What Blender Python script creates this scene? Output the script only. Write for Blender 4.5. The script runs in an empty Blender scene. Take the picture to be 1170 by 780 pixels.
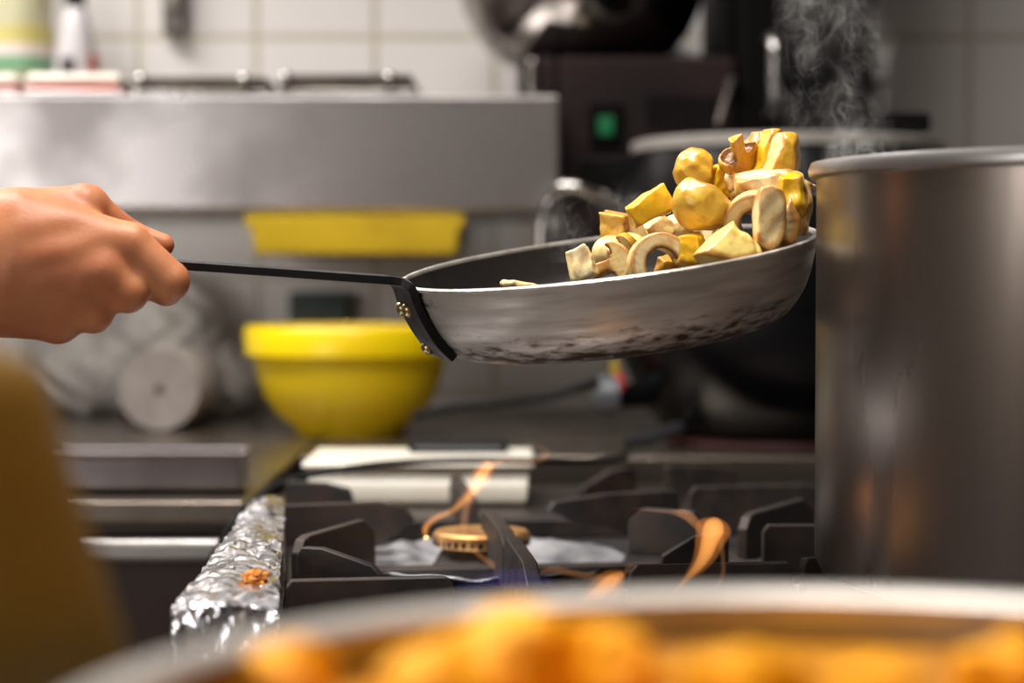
import bpy, bmesh, math, random
import numpy as np
from mathutils import Vector, Matrix, noise as mnoise

random.seed(7)
C = bpy.context.scene.collection
PI = math.pi

# ------------------------------------------------------------------ camera geometry
F = 2300.0                       # focal length in pixels of the 1170 x 780 frame
CAM = Vector((0, 0, 1.08))
PITCH = math.atan(80 / F)
FWD = Vector((0, math.cos(PITCH), -math.sin(PITCH)))
UP = Vector((0, math.sin(PITCH), math.cos(PITCH)))
def ray(px, py):
    return FWD + Vector((1, 0, 0)) * ((px - 585) / F) + UP * ((390 - py) / F)
def P(px, py, Y):                # world point on a sight line at distance Y
    d = ray(px, py)
    return CAM + d * (Y / d.y)
def PZ(px, py, z):               # world point on a sight line at height z
    d = ray(px, py)
    return CAM + d * ((z - CAM.z) / d.z)

# ------------------------------------------------------------------ materials
def lin(r, g, b):
    f = lambda c: (c / 255 / 12.92) if c / 255 <= 0.04045 else ((c / 255 + 0.055) / 1.055) ** 2.4
    return (f(r), f(g), f(b), 1)
def mat(name, col, rough=0.5, metal=0.0, col2=None, nscale=20, ndetail=4, bump=0.0, bscale=None,
        stretch=None, coat=0.0, sss=0.0, sss_rad=(1, .35, .2), spec=0.5, nmin=.4, nmax=.65, rough2=None, aniso=0, bdist=.002):
    m = bpy.data.materials.new(name); m.use_nodes = True
    nt = m.node_tree; b = nt.nodes['Principled BSDF']
    b.inputs['Base Color'].default_value = col
    b.inputs['Roughness'].default_value = rough
    b.inputs['Metallic'].default_value = metal
    b.inputs['Coat Weight'].default_value = coat
    b.inputs['Coat Roughness'].default_value = .15
    b.inputs['Specular IOR Level'].default_value = spec
    b.inputs['Anisotropic'].default_value = aniso
    if sss:
        b.inputs['Subsurface Weight'].default_value = sss
        b.inputs['Subsurface Radius'].default_value = sss_rad
        b.inputs['Subsurface Scale'].default_value = .006
    if col2 or bump or rough2 is not None:
        tc = nt.nodes.new('ShaderNodeTexCoord'); mp = nt.nodes.new('ShaderNodeMapping')
        nt.links.new(tc.outputs['Object'], mp.inputs['Vector'])
        if stretch: mp.inputs['Scale'].default_value = stretch
        n = nt.nodes.new('ShaderNodeTexNoise'); n.inputs['Scale'].default_value = nscale; n.inputs['Detail'].default_value = ndetail
        nt.links.new(mp.outputs['Vector'], n.inputs['Vector'])
        mr = nt.nodes.new('ShaderNodeMapRange'); mr.inputs['From Min'].default_value = nmin; mr.inputs['From Max'].default_value = nmax
        nt.links.new(n.outputs['Fac'], mr.inputs['Value'])
        if col2:
            mx = nt.nodes.new('ShaderNodeMix'); mx.data_type = 'RGBA'
            mx.inputs['A'].default_value = col; mx.inputs['B'].default_value = col2
            nt.links.new(mr.outputs['Result'], mx.inputs['Factor'])
            nt.links.new(mx.outputs['Result'], b.inputs['Base Color'])
        if rough2 is not None:
            r2 = nt.nodes.new('ShaderNodeMapRange'); r2.inputs['To Min'].default_value = rough; r2.inputs['To Max'].default_value = rough2
            nt.links.new(mr.outputs['Result'], r2.inputs['Value']); nt.links.new(r2.outputs['Result'], b.inputs['Roughness'])
        if bump:
            n2 = nt.nodes.new('ShaderNodeTexNoise'); n2.inputs['Scale'].default_value = bscale or nscale * 3; n2.inputs['Detail'].default_value = 5
            nt.links.new(mp.outputs['Vector'], n2.inputs['Vector'])
            bp = nt.nodes.new('ShaderNodeBump'); bp.inputs['Strength'].default_value = bump; bp.inputs['Distance'].default_value = bdist
            nt.links.new(n2.outputs['Fac'], bp.inputs['Height']); nt.links.new(bp.outputs['Normal'], b.inputs['Normal'])
    return m

# ------------------------------------------------------------------ objects
def tag(o, label=None, cat=None, group=None, kind=None):
    if label: o['label'] = label
    if cat: o['category'] = cat
    if group: o['group'] = group
    if kind: o['kind'] = kind
    return o
def thing(name, label, cat, loc=(0, 0, 0), group=None):
    o = bpy.data.objects.new(name, None); C.objects.link(o)
    o.location = loc; o.empty_display_size = .02
    return tag(o, label, cat, group)
class MB:
    """collects shapes in world coordinates, then links them as one mesh"""
    def __init__(s): s.v = []; s.f = []; s.m = []; s.cm = 0
    def add(s, vs, fs):
        k = len(s.v); s.v += [Vector(v) for v in vs]
        for f in fs: s.f.append([i + k for i in f]); s.m.append(s.cm)
        return s
    def build(s, name, mats, parent=None, loc=None, smooth=True, bevel=0, seg=2, sub=0, angle=40):
        me = bpy.data.meshes.new(name)
        base = Vector(parent.location) if parent and not parent.parent else (Vector(loc) if loc is not None else None)
        if parent and parent.parent: base = Vector(parent.parent.location) + Vector(parent.location)
        if base is None:
            base = Vector((0, 0, 0))
            if not parent and s.v:
                xs = [v.x for v in s.v]; ys = [v.y for v in s.v]; zs = [v.z for v in s.v]
                base = Vector(((min(xs) + max(xs)) / 2, (min(ys) + max(ys)) / 2, min(zs)))
        me.from_pydata([tuple(v - base) for v in s.v], [], s.f)
        o = bpy.data.objects.new(name, me); C.objects.link(o)
        if not isinstance(mats, (list, tuple)): mats = [mats]
        for m in mats: me.materials.append(m)
        for p, mi in zip(me.polygons, s.m): p.material_index = mi; p.use_smooth = smooth
        bm = bmesh.new(); bm.from_mesh(me); bmesh.ops.recalc_face_normals(bm, faces=bm.faces); bm.to_mesh(me); bm.free()
        if parent: o.parent = parent
        else: o.location = base
        if bevel:
            b = o.modifiers.new('bevel', 'BEVEL'); b.width = bevel; b.segments = seg; b.limit_method = 'ANGLE'; b.angle_limit = math.radians(35); b.harden_normals = True
        if sub:
            b = o.modifiers.new('sub', 'SUBSURF'); b.levels = sub; b.render_levels = sub
        if smooth and not sub and not bevel:
            try: me.set_sharp_from_angle(angle=math.radians(angle))
            except Exception: pass
        return o
    def box(s, x0, x1, y0, y1, z0, z1):
        v = [(x, y, z) for z in (z0, z1) for y in (y0, y1) for x in (x0, x1)]
        return s.add(v, [(0, 2, 3, 1), (4, 5, 7, 6), (0, 1, 5, 4), (2, 6, 7, 3), (0, 4, 6, 2), (1, 3, 7, 5)])
    def lathe(s, prof, c, n=64, axis=None, sx=1, sy=1):
        """prof: list of (r, z); c: centre; axis: 3x3 columns x,y,z"""
        c = Vector(c); k = len(s.v); M = axis or Matrix.Identity(3); rows = []
        for r, z in prof:
            if r < 1e-6:
                rows.append([len(s.v)]); s.v.append(c + M @ Vector((0, 0, z)))
            else:
                rows.append(list(range(len(s.v), len(s.v) + n)))
                for i in range(n):
                    a = 2 * PI * i / n
                    s.v.append(c + M @ Vector((r * math.cos(a) * sx, r * math.sin(a) * sy, z)))
        for A, B in zip(rows, rows[1:]):
            for i in range(n):
                j = (i + 1) % n
                if len(A) == 1 and len(B) == 1: continue
                if len(A) == 1: f = [A[0], B[i], B[j]]
                elif len(B) == 1: f = [A[i], A[j], B[0]]
                else: f = [A[i], A[j], B[j], B[i]]
                s.f.append(f); s.m.append(s.cm)
        return s
    def tube(s, pts, rad, n=12, closed=False, flat=1.0):
        pts = [Vector(p) for p in pts]; N = len(pts)
        if not hasattr(rad, '__len__'): rad = [rad] * N
        rows = []; up = Vector((0, 0, 1))
        for i, p in enumerate(pts):
            a = pts[max(i - 1, 0)]; b = pts[min(i + 1, N - 1)]
            t = (b - a).normalized()
            if i == 0:
                u = t.cross(up)
                if u.length < .1: u = t.cross(Vector((1, 0, 0)))
                u.normalize()
            else:
                u = (u - t * u.dot(t)).normalized()
            w = t.cross(u)
            rows.append(list(range(len(s.v), len(s.v) + n)))
            for q in range(n):
                an = 2 * PI * q / n
                s.v.append(p + u * math.cos(an) * rad[i] * flat + w * math.sin(an) * rad[i])
        for A, B in zip(rows, rows[1:]):
            for i in range(n):
                j = (i + 1) % n
                s.f.append([A[i], A[j], B[j], B[i]]); s.m.append(s.cm)
        for R in (rows[0][::-1], rows[-1]):
            s.f.append(R); s.m.append(s.cm)
        return s
    def sweep_rect(s, pts, wdir, width, thick):
        """flat bar along pts; wdir = direction of its width"""
        pts = [Vector(p) for p in pts]; N = len(pts); rows = []; wd = Vector(wdir).normalized()
        if not hasattr(width, '__len__'): width = [width] * N
        for i, p in enumerate(pts):
            t = (pts[min(i + 1, N - 1)] - pts[max(i - 1, 0)]).normalized()
            w = (wd - t * wd.dot(t)).normalized(); nn = t.cross(w)
            rows.append([len(s.v) + q for q in range(4)])
            for a, b in ((-1, -1), (1, -1), (1, 1), (-1, 1)):
                s.v.append(p + w * a * width[i] / 2 + nn * b * thick / 2)
        for A, B in zip(rows, rows[1:]):
            for i in range(4):
                j = (i + 1) % 4
                s.f.append([A[i], A[j], B[j], B[i]]); s.m.append(s.cm)
        for R in (rows[0][::-1], rows[-1]):
            s.f.append(R); s.m.append(s.cm)
        return s
    def prism(s, outline, thick_dir, thick):
        """outline: world points of one face of a plate; extruded by thick along thick_dir, centred"""
        d = Vector(thick_dir).normalized() * thick / 2; n = len(outline)
        v = [Vector(p) - d for p in outline] + [Vector(p) + d for p in outline]
        fs = [tuple(range(n))[::-1], tuple(range(n, 2 * n))]
        for i in range(n):
            j = (i + 1) % n; fs.append((i, j, n + j, n + i))
        return s.add(v, fs)
def smooth_path(pts, n=8):
    """Catmull-Rom through the points (each a tuple of any length)"""
    pts = [np.array(p, float) for p in pts]; out = []
    for i in range(len(pts) - 1):
        p0 = pts[max(i - 1, 0)]; p1 = pts[i]; p2 = pts[i + 1]; p3 = pts[min(i + 2, len(pts) - 1)]
        for k in range(n):
            t = k / n
            out.append(.5 * ((2 * p1) + (-p0 + p2) * t + (2 * p0 - 5 * p1 + 4 * p2 - p3) * t * t + (-p0 + 3 * p1 - 3 * p2 + p3) * t ** 3))
    out.append(pts[-1]); return out

# ------------------------------------------------------------------ implicit surfaces
def surface_nets(vol, org, step):
    vol = vol.astype(np.float32); s = vol < 0
    nx, ny, nz = vol.shape
    off = [(i, j, k) for i in (0, 1) for j in (0, 1) for k in (0, 1)]
    cnt = sum(s[i:nx - 1 + i, j:ny - 1 + j, k:nz - 1 + k].astype(np.int8) for i, j, k in off)
    act = (cnt > 0) & (cnt < 8)
    ids = np.argwhere(act); idx = -np.ones(act.shape, np.int64); idx[act] = np.arange(len(ids))
    acc = np.zeros((len(ids), 3)); num = np.zeros(len(ids))
    for a in off:
        for ax in range(3):
            if a[ax]: continue
            b = list(a); b[ax] = 1
            va = vol[ids[:, 0] + a[0], ids[:, 1] + a[1], ids[:, 2] + a[2]]
            vb = vol[ids[:, 0] + b[0], ids[:, 1] + b[1], ids[:, 2] + b[2]]
            c = (va < 0) != (vb < 0)
            t = np.where(c, va / np.where(va - vb == 0, 1, va - vb), 0)
            p = np.tile(np.array(a, float), (len(ids), 1)); p[:, ax] += t
            acc[c] += p[c]; num[c] += 1
    verts = (ids + acc / num[:, None]) * step + np.array(org)
    faces = []
    for ax in range(3):
        u, v = (ax + 1) % 3, (ax + 2) % 3
        sl = [slice(1, -1)] * 3; sl[ax] = slice(0, -1); s2 = [slice(1, -1)] * 3; s2[ax] = slice(1, None)
        A = s[tuple(sl)]; B = s[tuple(s2)]
        e = np.argwhere(A != B)
        if not len(e): continue
        base = e.copy(); base[:, u] += 1; base[:, v] += 1
        def cell(du, dv):
            q = base.copy(); q[:, u] -= du; q[:, v] -= dv
            return idx[q[:, 0], q[:, 1], q[:, 2]]
        q = np.stack([cell(1, 1), cell(0, 1), cell(0, 0), cell(1, 0)], 1)
        flip = ~A[e[:, 0], e[:, 1], e[:, 2]]
        q[flip] = q[flip][:, ::-1]
        faces.append(q)
    return verts, np.concatenate(faces).tolist()
def smin(a, b, k):
    h = np.clip(.5 + .5 * (b - a) / k, 0, 1)
    return b * (1 - h) + a * h - k * h * (1 - h)
def smax(a, b, k): return -smin(-a, -b, k)
def cone(p, a, b, ra, rb):
    a = np.array(a, np.float32); b = np.array(b, np.float32); ab = b - a
    h = np.clip(((p - a) @ ab) / max(ab @ ab, 1e-9), 0, 1)
    return np.linalg.norm(p - a - h[..., None] * ab, axis=-1) - (ra + (rb - ra) * h)
def grid(lo, hi, step):
    ax = [np.arange(l, h + step, step, dtype=np.float32) for l, h in zip(lo, hi)]
    return np.stack(np.meshgrid(*ax, indexing='ij'), -1)
# ================================================================== render / world / camera
sc = bpy.context.scene
sc.view_settings.view_transform = 'Standard'
try: sc.view_settings.look = 'None'
except Exception: pass
sc.view_settings.gamma = 1; sc.view_settings.use_curve_mapping = False
sc.view_settings.exposure = 0.0
sc.cycles.use_denoising = True
sc.cycles.max_bounces = 8
sc.cycles.volume_bounces = 0
sc.cycles.sample_clamp_indirect = 4
w = bpy.data.worlds.new('world'); sc.world = w; w.use_nodes = True
w.node_tree.nodes['Background'].inputs['Color'].default_value = (1, .86, .72, 1)
w.node_tree.nodes['Background'].inputs['Strength'].default_value = .10
cd = bpy.data.cameras.new('camera'); cam = bpy.data.objects.new('camera', cd); C.objects.link(cam)
cam.location = CAM; cam.rotation_euler = (PI / 2 - PITCH, 0, 0)
cd.sensor_width = 36; cd.lens = F / 1170 * 36
cd.clip_start = .02; cd.dof.use_dof = True; cd.dof.focus_distance = 1.12; cd.dof.aperture_fstop = 4.4
sc.camera = cam
def area(name, loc, target, sx, sy, power, col):
    l = bpy.data.lights.new(name, 'AREA'); l.shape = 'RECTANGLE'; l.size = sx; l.size_y = sy; l.energy = power; l.color = col
    o = bpy.data.objects.new(name, l); C.objects.link(o); o.location = loc
    o.rotation_euler = (Vector(target) - Vector(loc)).to_track_quat('-Z', 'Y').to_euler()
    return o
area('ceiling_lamp_back', (-1.1, 1.75, 2.5), (-.9, 2.0, 1), 1.1, .5, 44, (1, .97, .94))
l_ = area('ceiling_lamp_middle', (-.15, .85, 2.5), (.08, 1.1, 1), .9, .5, 17, (1, .96, .90)); l_.data.spread = math.radians(110)
area('front_left_fill', (-1.42, -.9, 1.28), (-.4, 1.8, 1.1), 1.1, 1.0, 13.5, (1, .96, .93))  # added fill behind camera left, no known window; lifts shelf front and lower wall
l_ = area('under_shelf_fill', (-.42, 2.2, 1.138), (-.42, 2.45, .95), .9, .02, .75, (1, .95, .88))  # unseen fill added below the shelf to brighten the wall and counter

# ================================================================== room
YW = 2.6
tile = bpy.data.materials.new('wall_tile'); tile.use_nodes = True
nt = tile.node_tree; b = nt.nodes['Principled BSDF']; b.inputs['Roughness'].default_value = .22
geo = nt.nodes.new('ShaderNodeNewGeometry'); sep = nt.nodes.new('ShaderNodeSeparateXYZ'); nt.links.new(geo.outputs['Position'], sep.inputs[0])
T = 135 * YW / F
X0 = (160 - 585) * YW / F; Z0 = P(585, 43, YW).z
def gridline(out, o0):
    a = nt.nodes.new('ShaderNodeMath'); a.operation = 'SUBTRACT'; nt.links.new(out, a.inputs[0]); a.inputs[1].default_value = o0 - 50 * T
    d = nt.nodes.new('ShaderNodeMath'); d.operation = 'DIVIDE'; nt.links.new(a.outputs[0], d.inputs[0]); d.inputs[1].default_value = T
    f = nt.nodes.new('ShaderNodeMath'); f.operation = 'FRACT'; nt.links.new(d.outputs[0], f.inputs[0])
    p = nt.nodes.new('ShaderNodeMath'); p.operation = 'PINGPONG'; nt.links.new(f.outputs[0], p.inputs[0]); p.inputs[1].default_value = .5
    return p.outputs[0]
mn = nt.nodes.new('ShaderNodeMath'); mn.operation = 'MINIMUM'
nt.links.new(gridline(sep.outputs['X'], X0), mn.inputs[0]); nt.links.new(gridline(sep.outputs['Z'], Z0), mn.inputs[1])
st = nt.nodes.new('ShaderNodeMapRange'); st.inputs['From Min'].default_value = .022; st.inputs['From Max'].default_value = .03
nt.links.new(mn.outputs[0], st.inputs['Value'])
mx = nt.nodes.new('ShaderNodeMix'); mx.data_type = 'RGBA'
mx.inputs['A'].default_value = lin(182, 175, 155); mx.inputs['B'].default_value = lin(214, 208, 204)
nt.links.new(st.outputs[0], mx.inputs['Factor']); nt.links.new(mx.outputs['Result'], b.inputs['Base Color'])
bp = nt.nodes.new('ShaderNodeBump'); bp.inputs['Distance'].default_value = .002; bp.inputs['Strength'].default_value = .6
nt.links.new(st.outputs[0], bp.inputs['Height']); nt.links.new(bp.outputs['Normal'], b.inputs['Normal'])
tag(MB().box(-2.2, 1.6, YW, YW + .1, 0, 2.7).build('wall_back', tile, smooth=False), kind='structure')
floor_m = mat('floor_tile', lin(95, 80, 70), .5, col2=lin(70, 60, 55), nscale=6)
tag(MB().box(-2.2, 1.6, -.8, YW, -.1, 0).build('floor', floor_m, smooth=False), kind='structure')
ceil_m = mat('ceiling_paint', lin(150, 140, 130), .8, col2=lin(140, 130, 120), nscale=4)
tag(MB().box(-2.2, 1.6, -.8, YW + .1, 2.7, 2.8).build('ceiling', ceil_m, smooth=False), kind='structure')
wallr_m = mat('dark_wall_paint', lin(70, 60, 52), .6, col2=lin(62, 54, 48), nscale=5)
tag(MB().box(1.6, 1.7, -.8, YW + .1, 0, 2.7).build('wall_right', wallr_m, smooth=False), kind='structure')

# ================================================================== shared metals
steel = mat('brushed_steel', lin(176, 172, 170), .32, .95, col2=lin(150, 146, 144), nscale=30, stretch=(1, 1, 12), rough2=.42)
steel_soft = mat('worn_steel', lin(178, 173, 172), .27, .95, col2=lin(150, 144, 143), nscale=9, rough2=.36)
steel_dark = mat('dark_steel', lin(92, 84, 80), .35, .85, col2=lin(72, 64, 62), nscale=10, rough2=.48)
steel_shine = mat('polished_steel', lin(200, 196, 192), .12, 1.0, col2=lin(186, 182, 178), nscale=8)
counter_m = mat('counter_steel', lin(128, 118, 108), .26, .85, col2=lin(106, 96, 86), nscale=12, rough2=.36)
brown_m = mat('brown_front', lin(74, 60, 54), .4, .5, col2=lin(62, 50, 46), nscale=8)
black_m = mat('black_enamel', lin(12, 12, 14), .25, 0, col2=lin(8, 8, 9), nscale=9, spec=.35)
blackflat_m = mat('black_housing', lin(13, 11, 10), .6, .0, col2=lin(9, 8, 7), nscale=9, spec=.06)
iron_m = mat('cast_iron', lin(46, 42, 41), .5, .35, col2=lin(66, 52, 45), nscale=38, bump=.25, bscale=260, rough2=.68, bdist=.0008)
rubber_m = mat('black_rubber', lin(15, 16, 18), .65, 0, col2=lin(10, 11, 12), nscale=40, spec=.2)
white_plastic = mat('white_plastic', lin(232, 226, 214), .35, 0, col2=lin(220, 212, 196), nscale=10, sss=.1)
yellow_plastic = mat('yellow_plastic', lin(246, 214, 8), .32, 0, col2=lin(240, 202, 4), nscale=8)
# ================================================================== back counters
ZC = .905
# counter behind the stove: worktop slab + front
t = thing('steel_counter', 'long steel counter along the tiled wall carrying the yellow bowl and black kettle', 'counter', (.1, 2.2, 0))
MB().box(-.2, 1.55, 1.90, 2.598, ZC - .03, ZC).build('worktop', counter_m, t, bevel=.003)
MB().box(-.198, 1.55, 1.93, 2.595, .0005, ZC - .031).build('cabinet_front', brown_m, t, smooth=False)
t = thing('steel_counter', 'steel counter at left with a steel edge rail and the narrow tray on it', 'counter', (-1, 2.2, 0))
MB().box(-1.9, -.204, 1.53, 2.598, ZC - .018, ZC).build('worktop', counter_m, t, bevel=.003)
MB().box(-1.9, -.206, 1.57, 2.595, .0005, ZC - .019).build('cabinet_front', brown_m, t, smooth=False)
rl = MB(); rl.box(-1.9, -.207, 1.527, 1.568, P(100, 642, 1.54).z, P(100, 613, 1.54).z)
rl.build('edge_rail', steel, t, bevel=.006, seg=3)

# shallow steel tray on the left counter
def tray(x0, x1, y0, y1, z0, z1, name, label, cat, m, group=None, lip=.006, th=.003):
    b = MB()
    v = [(x0, y0), (x1, y0), (x1, y1), (x0, y1)]
    def ring(d, z): return [(x0 + d, y0 + d, z), (x1 - d, y0 + d, z), (x1 - d, y1 - d, z), (x0 + d, y1 - d, z)]
    rings = [ring(lip + .006, z0), ring(lip, z0 + .004), ring(lip, z1 - .005), ring(0, z1 - .004), ring(0, z1), ring(lip + th, z1),
             ring(lip + th, z0 + .006), ring(lip + th + .006, z0 + th)]
    pts = sum(rings, []); fs = []
    for r in range(len(rings) - 1):
        for i in range(4):
            j = (i + 1) % 4; fs.append((r * 4 + i, r * 4 + j, r * 4 + 4 + j, r * 4 + 4 + i))
    fs.append((3, 2, 1, 0)); k = (len(rings) - 1) * 4; fs.append((k, k + 1, k + 2, k + 3))
    b.add(pts, fs)
    return tag(b.build(name, m, bevel=.0015, seg=2), label, cat, group)
tray(P(36, 540, 1.57).x, P(282, 540, 1.57).x, 1.57, 1.635, ZC + .0005, P(100, 517, 1.57).z,
     'baking_tray', 'narrow steel tray with a bright rim on the left counter edge', 'tray', mat('tray_steel', lin(128, 120, 120), .34, .9, col2=lin(108, 100, 100), nscale=10, rough2=.46))

# ------------------------------------------------------------------ yellow bowl
c = Vector((P(400, 400, 2.17).x, 2.17, ZC)); R = 121 * 2.17 / F
b = MB()
prof = [(0, .006), (.05, .006), (.052, 0), (.058, 0), (.060, .008), (.078, .022), (.092, .042), (.099, .062), (.1035, .083), (R - .007, .0845), (R - .001, .087),
        (R, .113), (R - .003, .117), (R - .007, .1165), (.104, .112), (.100, .09), (.096, .065), (.088, .045), (.074, .026), (.055, .013), (0, .012)]
b.lathe(prof, c, 96)
tag(b.build('mixing_bowl', yellow_plastic), 'bright yellow plastic bowl with a wide rim on the back counter', 'bowl')

# ------------------------------------------------------------------ paper roll and plastic bag
c = P(182, 427, 2.2); rr = 47 * 2.2 / F; c.z = ZC + rr + .001
Mx = Matrix(((1, 0, 0), (0, 0, 1), (0, -1, 0))).transposed()   # local z -> world -y ... towards the room
ax = Matrix.Rotation(math.radians(90), 3, 'X')
paper = mat('paper', lin(178, 170, 166), .85, 0, col2=lin(160, 150, 146), nscale=30)
card = mat('cardboard', lin(150, 120, 95), .85, 0, col2=lin(135, 105, 80), nscale=30)
t = thing('paper_roll', 'white kitchen paper roll lying end-on beside the plastic bag', 'paper roll', c)
b = MB(); b.lathe([(rr * .12, .003), (rr * .45, .003), (rr * .62, .004), (rr * .8, .002), (rr * .97, .003), (rr, 0), (rr, -.2), (rr * .12, -.2), (rr * .12, .003)], c, 64, Matrix.Rotation(math.radians(90), 3, 'X'))
b.build('paper', paper, t)
b = MB(); b.lathe([(rr * .085, .001), (rr * .115, .001), (rr * .115, -.199), (rr * .085, -.199), (rr * .085, .001)], c, 48, Matrix.Rotation(math.radians(90), 3, 'X'))
b.build('core', card, t)

# crumpled white bag: implicit blob with folds
st_ = .006
lo = (-.66, 2.36, ZC - .02); hi = (-.27, 2.596, ZC + .2)
p = grid(lo, hi, st_)
def ell(p, c, r): return (np.linalg.norm((p - np.array(c, np.float32)) / np.array(r, np.float32), axis=-1) - 1) * min(r)
d = ell(p, (-.53, 2.50, .955), (.09, .085, .075))
d = smin(d, ell(p, (-.435, 2.50, 1.0), (.085, .085, .09)), .04)
d = smin(d, ell(p, (-.36, 2.49, .94), (.055, .08, .05)), .03)
fold = np.abs(np.sin(p[..., 0] * 70 + np.sin(p[..., 2] * 60) * 2 + p[..., 1] * 22)) * .006 + np.abs(np.sin(p[..., 2] * 95 + p[..., 0] * 55 + np.cos(p[..., 1] * 40))) * .004
d = d + fold
d = np.maximum(d, ZC + .0015 - p[..., 2])
v, f = surface_nets(d, lo, st_)
bag_m = mat('bag_film', lin(200, 196, 192), .35, 0, col2=lin(172, 168, 164), nscale=18, sss=.2)
tag(MB().add(v, f).build('plastic_bag', bag_m), 'crumpled whitish plastic bag slumped on the counter below the hand', 'bag')

# ------------------------------------------------------------------ steel shelf unit with food containers
YS = 2.1
zb, zt = P(0, 240, YS).z, P(0, 108, YS).z
x0, x1 = -1.0, P(640, 0, YS).x
t = thing('wall_shelf', 'wide stainless steel shelf unit with a plain front under the white tiles', 'shelf', (-.3, 2.3, zb))
b = MB(); b.box(x0, x1, YS, YS + .012, zb, zt); b.box(x0, x1, YS + .0125, 2.59, zb, zb + .012); b.build('shelf_front', steel_soft, t, bevel=.004, seg=3)
b = MB(); b.box(x0, x1, YS + .013, 2.59, zt - .012, zt - .001); b.build('shelf_top', steel_soft, t, bevel=.002)
for bx in (-.95, .046):
    b = MB(); b.prism([(bx, 2.595, zb - .001), (bx, 2.36, zb - .001), (bx, 2.36, zb - .012), (bx, 2.56, zb - .035), (bx, 2.595, zb - .035)], (1, 0, 0), .012)
    b.build('bracket', steel_soft, t, smooth=False)

red_m = mat('red_sauce', lin(226, 66, 18), .5, 0, col2=lin(205, 48, 12), nscale=40)
dark_food = mat('dark_food', lin(70, 62, 50), .5, 0, col2=lin(92, 84, 58), nscale=60)
def pan_insert(pxa, pxb, ytop, lab, lidded, food, grp):
    xa, xb = P(pxa, 0, YS).x, P(pxb, 0, YS).x
    h = P(0, ytop, YS).z - zt
    t = thing('food_container', lab, 'container', ((xa + xb) / 2, 2.28, zt), grp)
    y0, y1 = YS + .015, 2.42
    b = MB()
    def ring(d, z): return [(xa + d, y0 + d, z), (xb - d, y0 + d, z), (xb - d, y1 - d, z), (xa + d, y1 - d, z)]
    rs = [ring(.006, zt), ring(.004, zt + h * .08), ring(.0, zt + h * .1), ring(0, zt + h * .26), ring(.005, zt + h * .26), ring(.008, zt + .001)]
    pts = sum(rs, []); fs = []
    for r in range(5):
        for i in range(4):
            j = (i + 1) % 4; fs.append((r * 4 + i, r * 4 + j, r * 4 + 4 + j, r * 4 + 4 + i))
    fs.append((20, 21, 22, 23)); fs.append((3, 2, 1, 0)); b.add(pts, fs)
    b.build('pan', steel_shine, t, bevel=.0025, seg=3)
    b = MB(); b.box(xa + .004, xb - .004, y0 + .004, y1 - .004, zt + h * .262, zt + h * .5)
    b.build('filling', food, t, bevel=.003)
    if lidded:
        b = MB(); b.box(xa + .002, xb - .002, y0 + .002, y1 - .002, zt + h * .5 + .0005, zt + h)
        b.build('lid', white_plastic, t, bevel=.006, seg=4)
    else:
        b = MB(); b.box(xa + .004, xb - .004, y0 + .004, y1 - .004, zt + h * .5 + .0003, zt + h * .92); ld = b.build('lid', steel_dark, t, bevel=.003, seg=3)
        for q in (.02, .76):
            b = MB(); cx = xa + (xb - xa) * q + .008
            b.lathe([(0, -.007), (.004, -.006), (.007, -.002), (.007, .002), (.004, .006), (0, .007)], (cx, y0 - .004, zt + h * .74), 20); b.build('clip', steel_shine, ld)  # polished beads added in place of highlights on the container corners
g = None
pan_insert(-130, 16, 82, 'white-lidded food container cut off by the left frame edge on the steel shelf', True, red_m, g)
pan_insert(22, 136, 81, 'white-lidded food container with orange-red filling showing under its lid', True, red_m, g)
pan_insert(146, 306, 83, 'dark flat-lidded steel container in the middle of the shelf, right of the white lids', False, dark_food, g)
pan_insert(312, 474, 80, 'rightmost dark-lidded steel container on the shelf front', False, dark_food, g)

# bottles behind the containers
olive = mat('olive_plastic', lin(196, 192, 160), .3, 0, col2=lin(184, 178, 142), nscale=7)
lab_y = mat('yellow_label', lin(205, 194, 124), .5, 0, col2=lin(192, 180, 108), nscale=30)
lab_g = mat('green_label', lin(128, 170, 134), .5, 0, col2=lin(112, 158, 120), nscale=30)
lab_w = mat('pale_label', lin(226, 208, 206), .5)
lab_k = mat('black_label', lin(30, 30, 34), .5); lab_r = mat('red_label', lin(190, 84, 66), .5)
bot_w = mat('milky_plastic', lin(204, 198, 200), .3, 0, col2=lin(196, 188, 190), nscale=7)
YB = 2.50
pz = lambda y: P(0, y, YB).z
def band(r, z0, z1, c, n=48): return MB().lathe([(r - .003, z0), (r, z0), (r, z1), (r - .003, z1), (r - .003, z0)], (c[0], c[1], 0), n)
cx = P(22, 0, YB).x; r = 36 * YB / F
t = thing('sauce_bottle', 'olive-tinted plastic bottle with yellow and green label standing behind the left containers', 'bottle', (cx, YB, zt))
MB().lathe([(0, 0), (r - .003, 0), (r, .004), (r, .15), (r * .9, .19), (.016, .225), (.016, .25), (0, .25)], (cx, YB, zt), 56).build('bottle_body', olive, t)
band(r + .0015, pz(54), pz(32), (cx, YB)).build('label', lab_y, t); band(r + .0015, pz(66), pz(54.3), (cx, YB)).build('label', lab_w, t); band(r + .0015, pz(84), pz(66.3), (cx, YB)).build('label', lab_g, t)
MB().lathe([(0, .2505), (.018, .2505), (.018, .275), (0, .275)], (cx, YB, zt), 32).build('cap', lab_y, t)
cx = P(86, 0, YB).x
t = thing('sauce_bottle', 'white squeeze bottle with a black cap in front of the tiles', 'bottle', (cx, YB, zt))
zc0 = pz(9)
MB().lathe([(0, zt), (.026, zt), (.0285, zt + .004), (.0275, zt + .06), (.022, zc0 - .035), (.015, zc0 - .004), (.012, zc0), (0, zc0)], (cx, YB, 0), 48).build('bottle_body', bot_w, t)
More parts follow.
